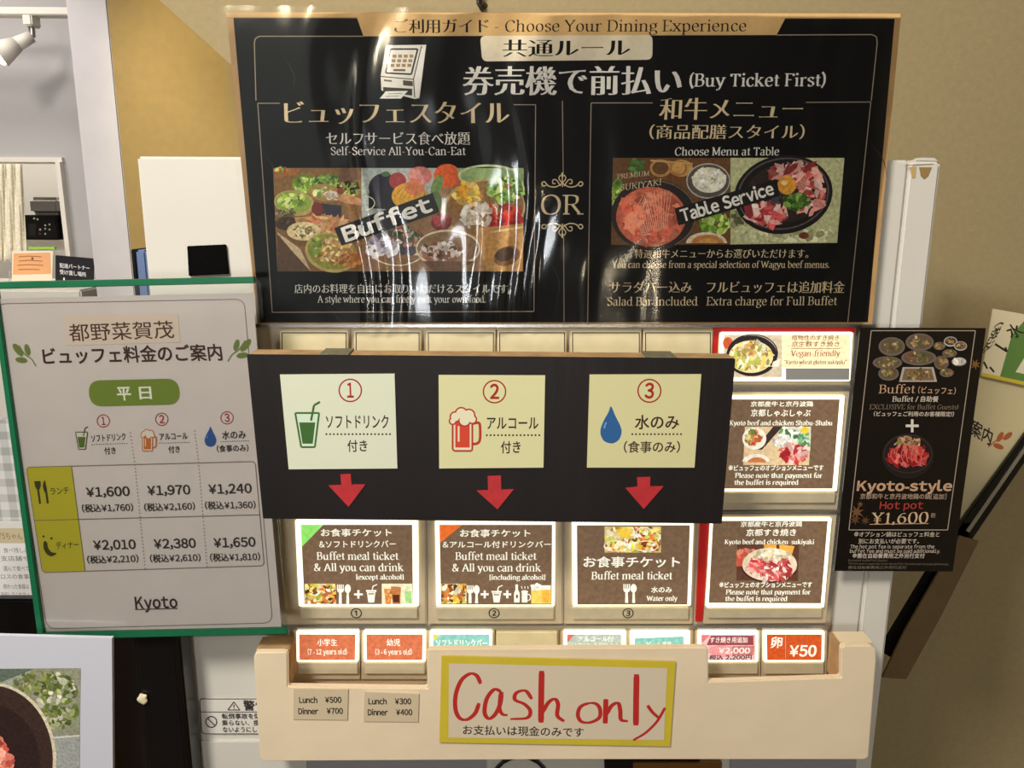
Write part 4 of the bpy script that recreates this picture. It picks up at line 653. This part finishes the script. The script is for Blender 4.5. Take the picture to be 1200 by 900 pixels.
def soft(s, x, y, k, c1=(62, 110, 46), cw=(222, 226, 200), c2=None):   # soft drink glass, centre and scale
    Q = lambda *p: [(x+a*k, y+b*k) for a, b in p]
    s.poly(Q((-14, -13), (14, -13), (9, 27), (-8, 27)), cw); s.poly(Q((-9.5, -2), (9.5, -2), (6.5, 23), (-5.5, 23)), c2 or c1)
    s.line(Q((-14, -13), (14, -13), (9, 27), (-7, 27)), 2.2*k, c1, closed=True); s.line(Q((4.5, -4), (8, -22), (15, -26)), 2.6*k, c1)
def beer(s, x, y, k, c1=(176, 50, 34), c2=(206, 66, 40), cw=(224, 220, 190)):
    Q = lambda *p: [(x+a*k, y+b*k) for a, b in p]
    s.line(Q((9, -6), (16, -7), (18, -3), (18, 12), (15, 17), (9, 18)), 3.2*k, c1, curve=True); s.poly(Q((-15, -8), (9, -8), (9, 26), (-14, 26)), cw); s.poly(Q((-11, -8), (6, -8), (6, 22), (-11, 22)), c2); s.line(Q((-14, -8), (-14, 24), (-12, 26), (8, 26), (9, 24), (9, -8)), 2.2*k, c1); s.rect(x-8*k, y-3*k, x-6*k, y+15*k, cw)
    for a, b, r in ((-11, -14, 6), (-4, -18, 7), (5, -16, 7), (9, -11, 5), (-14, -9, 4), (0, -10, 7)): s.ell(x+a*k, y+b*k, r*k+.8*k, r*k+.8*k, c1, n=18)
    for a, b, r in ((-11, -14, 6), (-4, -18, 7), (5, -16, 7), (9, -11, 5), (-14, -9, 4), (0, -10, 7)): s.ell(x+a*k, y+b*k, r*k-1*k, r*k-1*k, cw, n=18)
def drop(s, x, y, k, c=(38, 92, 150), c2=(110, 160, 206)):
    p = [(0, -22), (5, -11), (11, 1), (12.5, 9), (9.5, 17), (4, 21), (-1, 21.5), (-8, 19), (-12, 12), (-12, 4), (-8, -6), (-3, -15), (0, -22)]
    s.poly([tuple(q) for q in cr([(x+a*k, y+b*k) for a, b in p], 3)], c); s.line([(x-8*k, y+4*k), (x-7*k, y+0*k), (x-5.5*k, y-3*k)], 1.8*k, c2)
CY = (214, 214, 172)
cards = [([(328, 439), (462.5, 438), (465.8, 549), (338.3, 550)], (212, 218, 196)), ([(514, 439.5), (639, 440), (637, 548), (514.7, 549)], (214, 212, 164)), ([(691, 439), (822, 438.6), (814, 548), (687.8, 548)], (210, 206, 156))]
for i, (q, c) in enumerate(cards):
    cd = slab('option_card', q, yx-.0011, .001, mat('card_%d' % i, c, .55, noise=.04, nscale=60), bs); s = Sheet(yx-.0014); s.poly([(a+(.2 if k in (0, 3) else -.2), b) for k, (a, b) in enumerate(q)], c)
    if i == 0:
        num(s, '1', 410.5, 457.5, 13); soft(s, 360, 497, 1.0, (58, 100, 40), (206, 224, 206)); s.T('ソフトドリンク', 382, 494.5, 455.5, 494.5, 18, TX, bold=1.5); s.dots((382.5, 508.8), (457, 508.8), 4.2, 2, TX); s.T('付き', 407, 523, 430.5, 522.5, 15, TX, bold=1.5)
    elif i == 1:
        num(s, '2', 579.5, 459, 13); beer(s, 544.5, 502.5, 1.0); s.T('アルコール', 570.5, 496, 631, 496, 17, TX, bold=1.5); s.dots((570.5, 510), (632, 510), 4.2, 2, TX); s.T('付き', 587, 524.5, 610, 524, 15.5, TX, bold=1.5)
    else:
        num(s, '3', 761, 458, 13.3); drop(s, 716, 498, 1.0); s.T('水のみ', 744, 495, 796, 495, 18, TX, bold=1.8); s.dots((741, 508.8), (798, 508.8), 4.2, 2, TX); s.T('(食事のみ)', 731, 524, 797, 524, 14.5, TX, bold=1.5)
    s.build('print', 'print', cd)
for q in ([(399, 556), (411, 555.5), (412, 568), (428, 568), (408.5, 594), (385, 569), (400, 568.5)], [(571.5, 558), (587, 557.5), (587.5, 574), (602, 573.5), (583, 597), (558.5, 575), (572, 574.5)], [(746.7, 559.5), (762, 559), (762, 570), (777.5, 570), (754.5, 596.5), (733, 572), (747, 570.5)]):
    a_ = slab('red_arrow', q, yx-.0011, .0009, mat('arrow_red', (188, 42, 48), .45, noise=.15, nscale=120) if 'ar' not in M else M['ar'], bs); M['ar'] = a_.data.materials[0]
# ================================================================== PRICE SIGN (left)
ys = -.045
ps = thing('price_sign_stand', 'green edged acrylic price sign on a black post left of the machine', 'sign', (P(175, 900, -.02)[0], -.02, 0))
slab('paper', [(-7, 350), (296, 343.3), (330, 739), (52, 744)], ys, .0006, mat('sign_paper', (216, 206, 202), .5, noise=.03, nscale=30), ps)
slab('acrylic_holder', [(-10, 335), (301, 327), (305.5, 331), (338, 744), (47, 750)], ys-.003, .0015, 'acrylic', ps)
slab('holder_back', [(-9, 336), (300, 328), (337, 743), (48, 749)], ys+.001, .0012, 'acrylic', ps)
for nm, q in (('green_edge', [(-10, 331), (297, 324.5), (298, 332), (-10, 339)]), ('green_edge', [(-12, 339), (-5, 339), (51, 742), (44, 748)]), ('green_edge', [(44, 742.5), (335, 736.5), (338, 743), (48, 750)])): slab(nm, q, ys-.0035, .006, 'green', ps, r=.0006)
s = Sheet(ys-.0003); brn = (82, 46, 34); dkb = (48, 40, 36); fr2 = (130, 112, 104)
s.rrect([(-4, 356), (286, 350.5), (319.5, 730), (55, 737)], 11, fr2, .8)
s.poly([(74.7, 370), (208, 367), (211.5, 401), (78, 405)], (222, 204, 188)); s.T('都野菜賀茂', 80.8, 390.5, 203.5, 386.3, 22.5, brn, bold=.6, up=(-.12, -1)); s.T('ビュッフェ料金のご案内', 50, 418, 260, 413, 21, (70, 38, 30), bold=2, up=(-.12, -1))
for mx_, bx0, by0 in ((1, 42, 429), (-1, 267, 423.5)):
    ol = (112, 128, 62); X_ = lambda a, b: (bx0+mx_*a, by0+b)
    s.line([X_(0, 0), X_(-5, -8), X_(-13, -14), X_(-20, -24)], 1.3, ol, curve=True)
    for (a, b, r, rr, wr) in ((-21, -19, 9, 3.8, 52), (-10, -19, 7, 3.2, 75), (-17, -7, 7, 3.4, 8)): s.ell(*X_(a, b), r, rr, ol, rot=mx_*wr, n=18)
s.rrect([(103, 446), (209, 443.5), (211.5, 474), (105.5, 476.5)], 15, (118, 138, 52), fill=True, k=8); s.T('平', 137, 461.4, 153.5, 461, 18, (240, 240, 226), bold=2.5); s.T('日', 163, 460.6, 177.5, 460.2, 17, (240, 240, 226), bold=2.5)
RD = (170, 50, 50)
for n__, x, y in (('1', 121, 493.3), ('2', 189.5, 491.3), ('3', 266, 489.6)): num(s, n__, x, y, 7.2, RD)
soft(s, 95.5, 513, .5, (72, 90, 40), (214, 208, 200), (86, 110, 42)); s.T('ソフトドリンク', 106.7, 514.2, 147, 511.6, 9.5, dkb, bold=1.2); s.dots((108, 521), (148.5, 519.6), 2.6, 1, dkb); s.T('付き', 122.3, 528.6, 135.5, 528, 8.8, dkb, bold=1.5)
beer(s, 174, 515.6, .5, (190, 110, 60), (196, 110, 44), (226, 214, 200)); s.T('アルコール', 186.8, 512, 219.7, 510.8, 9.3, dkb, bold=1.4); s.dots((187, 519.3), (221.5, 518.3), 2.6, 1, dkb); s.T('付き', 197.3, 527, 210.7, 526.5, 8.8, dkb, bold=1.5)
drop(s, 246.5, 511.8, .54, (46, 84, 150), (110, 140, 190)); s.T('水のみ', 260, 510.2, 288, 509.3, 10.5, dkb, bold=1.6); s.dots((259, 517.5), (291, 516.5), 2.6, 1, dkb); s.T('(食事のみ)', 254, 526, 291, 525, 8.8, dkb, bold=1.4)
TQ = [(30.6, 547.6), (299, 540.8), (309.5, 663), (49.6, 671)]
s.poly([(33, 547.3), (83.6, 546), (99.7, 669.5), (52, 671), (49.5, 668), (30.8, 550)], (190, 180, 48)); s.rrect(TQ, 5, fr2, .9); s.line([(40, 610), (304.8, 603.3)], .8, (110, 96, 80)); s.line([(83.6, 546.2), (99.7, 669.5)], .6, (120, 110, 60))
s.dots((152.5, 507), (158, 545), 4, 1.2, fr2); s.dots((158, 545), (170, 666), 4, 1.2, fr2); s.dots((228, 505), (232.5, 542), 4, 1.2, fr2); s.dots((232.5, 542), (242.5, 664), 4, 1.2, fr2)
olv = (66, 62, 26)
s.line([(44.6, 573), (47, 590.5)], 2.4, olv); s.poly([(40, 564), (47.5, 563.5), (48, 569), (46.5, 573.5), (43, 573.5), (41, 570)], olv); s.line([(53.3, 570), (56, 590)], 2.6, olv); s.poly([(50, 570), (51, 564), (53, 563), (55.5, 577), (52, 577)], olv); s.T('ランチ', 59, 576, 80.8, 574.6, 9.5, olv, bold=1.5)
s.poly([tuple(p) for p in cr([(51.5, 634.5), (51, 642), (54.5, 649), (60, 652), (65, 650), (66, 648), (60.5, 647), (56.5, 642), (55, 635.5), (51.5, 634.5)], 4)], olv); s.ell(51, 628.6, 1.4, 1.4, olv, n=8); s.ell(60.3, 631, 1.5, 1.5, olv, n=8); s.T('ディナー', 65.7, 639.7, 92.3, 638.3, 9.5, olv, bold=1.5)
for t, x0, y0, x1, y1, h in [('¥1,600', 100.6, 576.9, 151.8, 575.6, 14.5), ('¥1,970', 172.3, 575, 222.8, 573.8, 14.5), ('¥1,240', 244, 573.4, 294.8, 572.2, 14.5), ('¥2,010', 109, 639, 158.8, 637.8, 14.5), ('¥2,380', 180, 637.6, 229.2, 636.4, 14.5), ('¥1,650', 250, 636.3, 299.2, 635, 14.5)]: s.T(t, x0, y0, x1, y1, h, dkb, bold=2)
for t, x0, y0, x1, y1 in [('(税込¥1,760)', 95.8, 596, 155.8, 594.6), ('(税込¥2,160)', 168.8, 594.8, 228.2, 593.2), ('(税込¥1,360)', 240, 592.6, 299.4, 591.6), ('(税込¥2,210)', 102, 656.2, 162, 654.6), ('(税込¥2,610)', 175.6, 654.8, 234.8, 653.4), ('(税込¥1,810)', 246, 653.6, 304.6, 652.4)]: s.T(t, x0, y0, x1, y1, 10, dkb, bold=1.6)
s.T('Kyoto', 158, 706.6, 207.6, 705.2, 18.5, (62, 44, 46), bold=2); s.line([(158, 714.3), (208, 713)], 1, (62, 44, 46)); s.build('print', 'print', ps)
# post
p0, p1 = P(112, 760, -.03)[0], P(213, 760, -.03)[0]; zt_ = P(170, 747, -.03)[2]
bm = bmesh.new(); pr = [(p0, -.012), (P(157, 760, -.04)[0], -.036), (p1-.004, -.036), (p1, -.032), (p1, -.008), (p0, -.006)]
lo = [bm.verts.new((x, y, .012)) for x, y in pr]; hi = [bm.verts.new((x, y, zt_+.01)) for x, y in pr]; bm.faces.new(lo); bm.faces.new(hi[::-1])
for i in range(6): bm.faces.new((lo[i], lo[(i+1) % 6], hi[(i+1) % 6], hi[i]))
bmesh.ops.recalc_face_normals(bm, faces=bm.faces[:]); bevel(bm, .0015); link('post', mesh_of(bm, 'post'), 'black', ps)
box('base', p0-.1, p1+.02, -.3, -.004, 0, .012, 'black', ps, r=.003)
bm = bmesh.new(); bmesh.ops.create_icosphere(bm, subdivisions=3, radius=1, matrix=Matrix.Translation(P(167, 819, -.0385)) @ Matrix.Diagonal((.0047, .0025, .0055, 1)))
for v in bm.verts: v.co += Vector((.0006*math.sin(v.co.z*900), 0, .0005*math.sin(v.co.x*1100)))
pt_ = link('putty_blob', mesh_of(bm, 'putty_blob'), 'putty', ps); pt_['label'] = 'cream blob of putty stuck on the black post'
# ================================================================== GUARD AND CASH SIGN
yg = -.045
gd = thing('counter_guard', 'white wrapped cardboard tray guard notched below the button rows', 'tray', (P(660, 890, yg)[0], yg+.02, P(660, 891, yg)[2]))
go = [(297, 770), (299, 765.5), (303, 764.3), (334, 764), (337, 766), (337.5, 804.5), (500.5, 806.8), (500.7, 762), (503, 760.6), (826, 758.6), (830, 760.5), (830.5, 799), (985.5, 794), (986, 759), (990, 756.5), (1021, 756.8), (1026.5, 761), (1027, 775), (1018, 888), (1012, 890.5), (660, 890.5), (310, 892.5), (304.5, 889)]
slab('front_board', go, yg, .007, 'guard', gd, r=.0012)
def cardside(nm, q, y0, th, m='cardboard'): return slab(nm, q, y0, th, m, gd, r=.0006)
xr_ = lambda u, v=770: P(u, v, yg)[0]; zr_ = lambda v, u=660: P(u, v, yg)[2]
box('side_board', xr_(297.5)+.0005, xr_(297.5)+.0055, yg+.0075, -.0165, zr_(890), zr_(765.5), 'guard', gd)
box('side_board', xr_(331)+.0005, xr_(336)+.001, yg+.0075, -.0165, zr_(806), zr_(765), 'cardboard', gd)
box('side_board', xr_(986)+.0002, xr_(990)+.001, yg+.0075, -.0165, zr_(806), zr_(759), 'cardboard', gd)
box('side_board', xr_(1022), xr_(1026), yg+.0075, -.0165, zr_(890), zr_(761), 'guard', gd)
box('top_flap', xr_(298.5), xr_(336), yg+.0077, -.018, zr_(765.5), zr_(764.2), 'cardboard', gd)
box('top_flap', xr_(988), xr_(1025), yg+.0077, -.018, zr_(759.5), zr_(757.8), 'guard', gd)
box('bottom_board', xr_(312), xr_(1012), yg+.0077, -.0165, zr_(890), zr_(887), 'guard', gd)
yc_ = yg-.0022
cs = thing('cash_only_sign', 'yellow bordered paper sign with red handwritten Cash only', 'sign', (P(655, 874, yc_)[0], yc_, P(655, 874, yc_)[2]))
slab('paper', [(517.5, 768.8), (791.9, 775.5), (785.2, 874.7), (514.8, 870)], yc_, .001, mat('yellow_paper', (206, 186, 48), .6, noise=.06, nscale=20), cs)
s = Sheet(yc_-.0003); s.poly([(526, 777.3), (782, 783), (778, 867.5), (525.5, 864.5)], (214, 200, 176))
Z = lambda *p: [(490+a/3.75, 720+b/3.75) for a, b in p]; rd = (184, 40, 34)
def hand(p, w_=5.2, c=rd):
    q = cr([tuple(map(float, k)) for k in Z(*p)], 7); V, F = ribbon(q, lambda d, t: w_*(.55+.45*abs(d[1]))*(1 if .03 < t < .97 else .8)); s.layer(); s.add(V, F, c)
hand([(275, 305), (258, 270), (228, 261), (190, 290), (166, 350), (164, 415), (182, 455), (215, 462), (250, 435), (268, 390)]); hand([(365, 340), (335, 330), (302, 370), (292, 430), (310, 458), (338, 440), (360, 395), (368, 340)]); hand([(362, 345), (358, 410), (370, 438), (393, 443)], 4.6)
hand([(500, 372), (472, 336), (432, 345), (426, 375), (468, 395), (493, 425), (478, 455), (405, 460)], 4.8); hand([(543, 248), (541, 360), (540, 476)], 7); hand([(548, 430), (572, 388), (600, 372), (615, 395), (612, 445), (642, 470)], 5)
hand([(755, 390), (715, 405), (702, 440), (716, 470), (755, 475), (795, 455), (800, 420), (785, 395), (755, 390)], 4.8); hand([(825, 372), (824, 420), (822, 480)], 6); hand([(828, 440), (850, 402), (878, 390), (888, 420), (892, 462), (922, 470)], 5)
hand([(960, 263), (958, 380), (957, 488)], 7); hand([(1008, 400), (1030, 430), (1058, 455)], 4.2); hand([(1085, 410), (1050, 470), (1000, 520), (945, 553)], 3.4)
s.T('お支払いは現金のみです', 542.5, 855.5, 684, 858.4, 12, (40, 30, 28), bold=1.2); s.build('lettering', 'print', cs)
for nm, lb, q, a, b_ in (('price_tag', 'paper price tag reading ¥500 and ¥700 under the (7-12 years) button', [(344, 807.5), (408, 808), (407, 843.7), (343.5, 843)], ((350.5, 820.4, 371.7), (380.8, 820.2, 400), '¥500'), ((349.5, 833.6, 373), (382.7, 833.2, 401.8), '¥700')),
                         ('price_tag', 'paper price tag reading ¥300 and ¥400 beside the Cash only sign', [(427, 811), (491, 813.5), (490, 846), (426, 845.5)], ((431.7, 822, 453), (462.7, 822, 481.8), '¥300'), ((431, 834.9, 454.5), (464, 834.7, 483), '¥400'))):
    t_ = thing(nm, lb, 'price tag', (P(q[3][0]+30, 844, yc_)[0], yc_, P(q[3][0], 844, yc_)[2])); slab('paper', q, yc_+.0008, .0012, mat('tag_paper', (206, 190, 160), .6), t_)
    s = Sheet(yc_+.0005); c = (52, 40, 36); s.T('Lunch', a[0][0], a[0][1], a[0][2], a[0][1], 9, c, bold=2.5); s.T(a[2], a[1][0], a[1][1], a[1][2], a[1][1], 9, c, bold=2.5); s.T('Dinner', b_[0][0], b_[0][1], b_[0][2], b_[0][1], 9, c, bold=2.5); s.T(b_[2], b_[1][0], b_[1][1], b_[1][2], b_[1][1], 9, c, bold=2.5); s.build('lettering', 'print', t_)
# ================================================================== HOT POT POSTER (right)
yh = -.020
hp = thing('hot_pot_poster', 'narrow black hot pot poster taped right of the machine buttons', 'poster', (P(1045, 668, yh)[0], yh, P(1045, 668, yh)[2]))
slab('paper', [(1008, 384), (1155.5, 384.5), (1116.5, 669.8), (977.6, 669)], yh, .0012, mat('poster_black', (20, 14, 12), .3, noise=.15, nscale=60), hp)
s = Sheet(yh-.0003); tn = (196, 158, 126); w2 = (206, 192, 176)
s.line([(1021, 387.5), (1143, 387.5), (1110.5, 621), (994.8, 621)], 1, (170, 156, 140), closed=True)
X_ = lambda a, b: (970+a/2.905, 370+b/2.905)
def dish(cx, cy, rx, ry, col, pal, n=28, rim=None):
    x, y = X_(cx, cy); rx /= 2.905; ry /= 2.905; s.ell(x, y, rx, ry, rim or (110, 96, 84)); s.ell(x, y-.4, rx*.86, ry*.8, col); s.blobs(x, y-.6, rx*.72, ry*.62, n, 1.7, pal)
pa = [(150, 120, 80), (110, 110, 60), (180, 150, 110), (120, 80, 56), (90, 90, 50)]
for d in [(218, 105, 45, 32), (313, 90, 48, 30), (203, 160, 50, 22), (310, 143, 60, 26), (207, 197, 35, 24), (387, 160, 25, 24), (415, 128, 25, 14), (380, 103, 20, 14), (405, 194, 24, 15)]: dish(*d, (96, 82, 66), pa)
dish(418, 88, 23, 17, (70, 60, 56), pa[:2], 8, (190, 180, 170)); dish(452, 103, 22, 16, (90, 70, 56), pa, 10, (180, 170, 160)); dish(447, 157, 28, 17, (196, 190, 180), [(210, 206, 196)], 14, (60, 54, 50))
s.poly([X_(255, 175), X_(360, 175), X_(372, 225), X_(243, 225)], (176, 166, 152)); s.poly([X_(262, 180), X_(353, 180), X_(363, 220), X_(252, 220)], (120, 100, 76)); s.blobs(*X_(308, 200), 16, 6, 50, 2, pa)
def maple(x, y, r, c):
    p = []
    for k in range(14): a = k*math.pi/7-.3; q = r if k % 2 == 0 else r*.38; p.append((x+q*math.cos(a), y+q*math.sin(a)))
    s.poly(p, c)
maple(1143, 427, 7, (120, 84, 40)); maple(1004, 600, 9, (112, 78, 50)); maple(1002, 609, 7, (90, 62, 40)); maple(1008, 591, 4, (112, 78, 50)); maple(1014, 610, 6, (90, 62, 40))
s.T('Buffet', 1030, 456, 1072.6, 456, 9.6, tn, ser=1, thick=9); s.T('(ビュッフェ)', 1076, 457, 1120, 458.4, 9, tn, bold=1); s.T('Buffet / 自助餐'[:8].strip(), 1045.7, 467.6, 1076, 467.6, 6, w2, ser=1, thick=12); s.T('自助餐', 1079, 467.6, 1099.8, 467.8, 7.4, w2, bold=1.5)
s.T('EXCLUSIVE for Buffet Guests!', 1019, 476.8, 1123, 477, 5.6, (128, 112, 92), ser=1, thick=10); s.T('(ビュッフェご利用のお客様限定!)', 1024, 485, 1118, 485.4, 6.2, w2, bold=1.5); plus(s, 1069, 499, 7.6, 3, (220, 212, 200))
s.ell(1064, 534, 31, 27, (34, 26, 24)); s.ringe(1064, 532, 28, 22, 1, (60, 50, 44)); s.blobs(1066, 520, 18, 7, 50, 2.6, [(190, 140, 110), (150, 110, 80), (120, 100, 60), (206, 170, 140)]); s.blobs(1064, 534, 24, 11, 110, 3.4, [(170, 40, 40), (200, 70, 66), (130, 24, 28), (206, 100, 90)], el=2.2)
for k in range(7): s.line([(1046+k*6, 526), (1044+k*6, 534), (1049+k*5, 542)], .8, (214, 120, 110), curve=True)
s.T('Kyoto-style', 1004.4, 569.5, 1116, 569.5, 15, tn, bold=4); s.T('京都和牛と京丹波地鶏の鍋[追加]', 1008, 581.7, 1109, 582, 7, (176, 150, 128), bold=1); s.T('Hot pot', 1031, 592.3, 1082, 592, 11.5, (170, 62, 50), bold=1.5); s.T('¥1,600', 1021, 607.5, 1088, 606.5, 12.5, (206, 176, 140), ser=1, thick=10); s.T('税別', 1091, 604, 1096, 604, 6, tn); s.line([(1019, 614.5), (1088, 613.5)], .8, tn)
s.T('※オプション鍋はビュッフェ料金と', 1001, 626.3, 1101, 626.3, 6.4, w2, bold=.6); s.T('別にお支払いが必要です。', 1006, 634.3, 1077, 634.3, 6.4, w2, bold=.6); s.T('The hot pot fee is separate from the', 996.5, 640.6, 1095, 640.6, 5.6, w2, bold=.4); s.T('buffet fee and must be paid additionally.', 996, 645.8, 1102, 645.8, 5.6, w2, bold=.4); s.T('※需在自助餐費用之外另行支付', 999, 651.4, 1083.6, 651.4, 6.2, w2, bold=1.5)
s.T('Exclusive to Buffet Guests', 994, 656.6, 1040, 656.8, 3.4, (120, 108, 96)); s.T('The hot pot is separate from the buffet fee and must be paid additionally', 994, 660.4, 1112, 661.2, 3.2, (120, 108, 96)); s.T('需在自助餐費用之外另行支付', 994, 665, 1062, 665, 3.8, (130, 118, 104)); s.build('print', 'dark', hp)
hk = tube('wall_hook', [P(561, -20, YW-.012), P(562, 4, YW-.012), P(565, 10, YW-.02), P(569, 5, YW-.024)], .004, 'black'); tag(hk, 'small dark hook on the tan wall above the poster title', 'hook')
# ================================================================== RIGHT: second sign stand seen behind
y2 = .20
ss = thing('tilted_sign_stand', 'tilted sign stand with two white price sheets on a black leg', 'sign', (P(1180, 900, y2)[0], y2, 0))
slab('upper_sheet', [(1163.6, 361.7), (1290, 384), (1290, 470), (1150.6, 439.7)], y2-.002, .0015, mat('sheet_cream', (226, 214, 178), .6), ss)
s = Sheet(y2-.0024); s.poly([(1186, 392), (1204, 372), (1290, 388), (1290, 466), (1172, 441)], (96, 134, 66)); s.poly([(1150.6, 436.5), (1290, 467), (1290, 471), (1150.3, 440.5)], (206, 186, 60)); s.poly([(1190, 436), (1206, 410), (1208, 440)], (226, 222, 190))
s.T('水', 1181, 391, 1197, 385, 19, (40, 36, 30), bold=1.5, up=(-.6, -.9)); s.T('(税込', 1172, 378, 1154, 414, 12, (40, 36, 30), bold=1.5, up=(.9, -.3)); s.line([(1166, 403), (1180, 412), (1178, 407)], 2.4, (40, 36, 30)); s.line([(1153, 424), (1157, 432)], 2.2, (40, 36, 30)); s.line([(1160, 430), (1165, 436)], 2.2, (40, 36, 30)); s.build('print', 'print', ss)
slab('lower_sheet', [(1148, 443), (1290, 474), (1290, 500), (1204, 508), (1128, 612), (1104, 640), (1090, 600), (1110, 440)], y2+.004, .0015, mat('sheet_grey', (206, 192, 150), .6), ss)
s = Sheet(y2+.0036); s.T('案内', 1138, 500, 1162.5, 514, 20, (46, 40, 34), bold=1.8, up=(.25, -1)); s.line([(1158, 524), (1168, 516), (1182, 512)], 1.2, (176, 96, 50), curve=True)
for a, b, r in ((1172, 512, -60), (1181, 511, -40), (1170, 523, 20)): s.ell(a, b, 6.5, 3, (176, 96, 50), rot=r, n=16)
s.build('print', 'print', ss)
slab('black_edge', [(1204, 506), (1216, 520), (1140, 632), (1120, 640), (1118, 626)], y2-.004, .006, 'black', ss, r=.001)
slab('silver_edge', [(1206, 516), (1209, 518), (1136, 624), (1132, 622)], y2-.0052, .001, 'steel', ss)
slab('black_leg', [(1125, 612), (1145, 612), (1046, 772), (1033, 764)], y2-.004, .01, 'black', ss, r=.001)
slab('translucent_strip', [(1125, 628), (1147, 634), (1103, 722), (1062, 796), (1034, 794), (1060, 740)], y2-.014, .003, mat('strip_tan', (120, 100, 70), .35, noise=.1), ss)
box('stand_post', .40, .43, .26, .29, .012, P(1050, 760, .2)[2], 'black', ss, r=.002); box('stand_foot', .39, .75, .17, .38, 0, .012, 'black', ss, r=.003); box('stand_arm', .40, .445, .2065, .285, P(1050, 760, .2)[2]-.02, P(1050, 760, .2)[2]+.005, 'black', ss, r=.002)
bpy.context.view_layer.update()
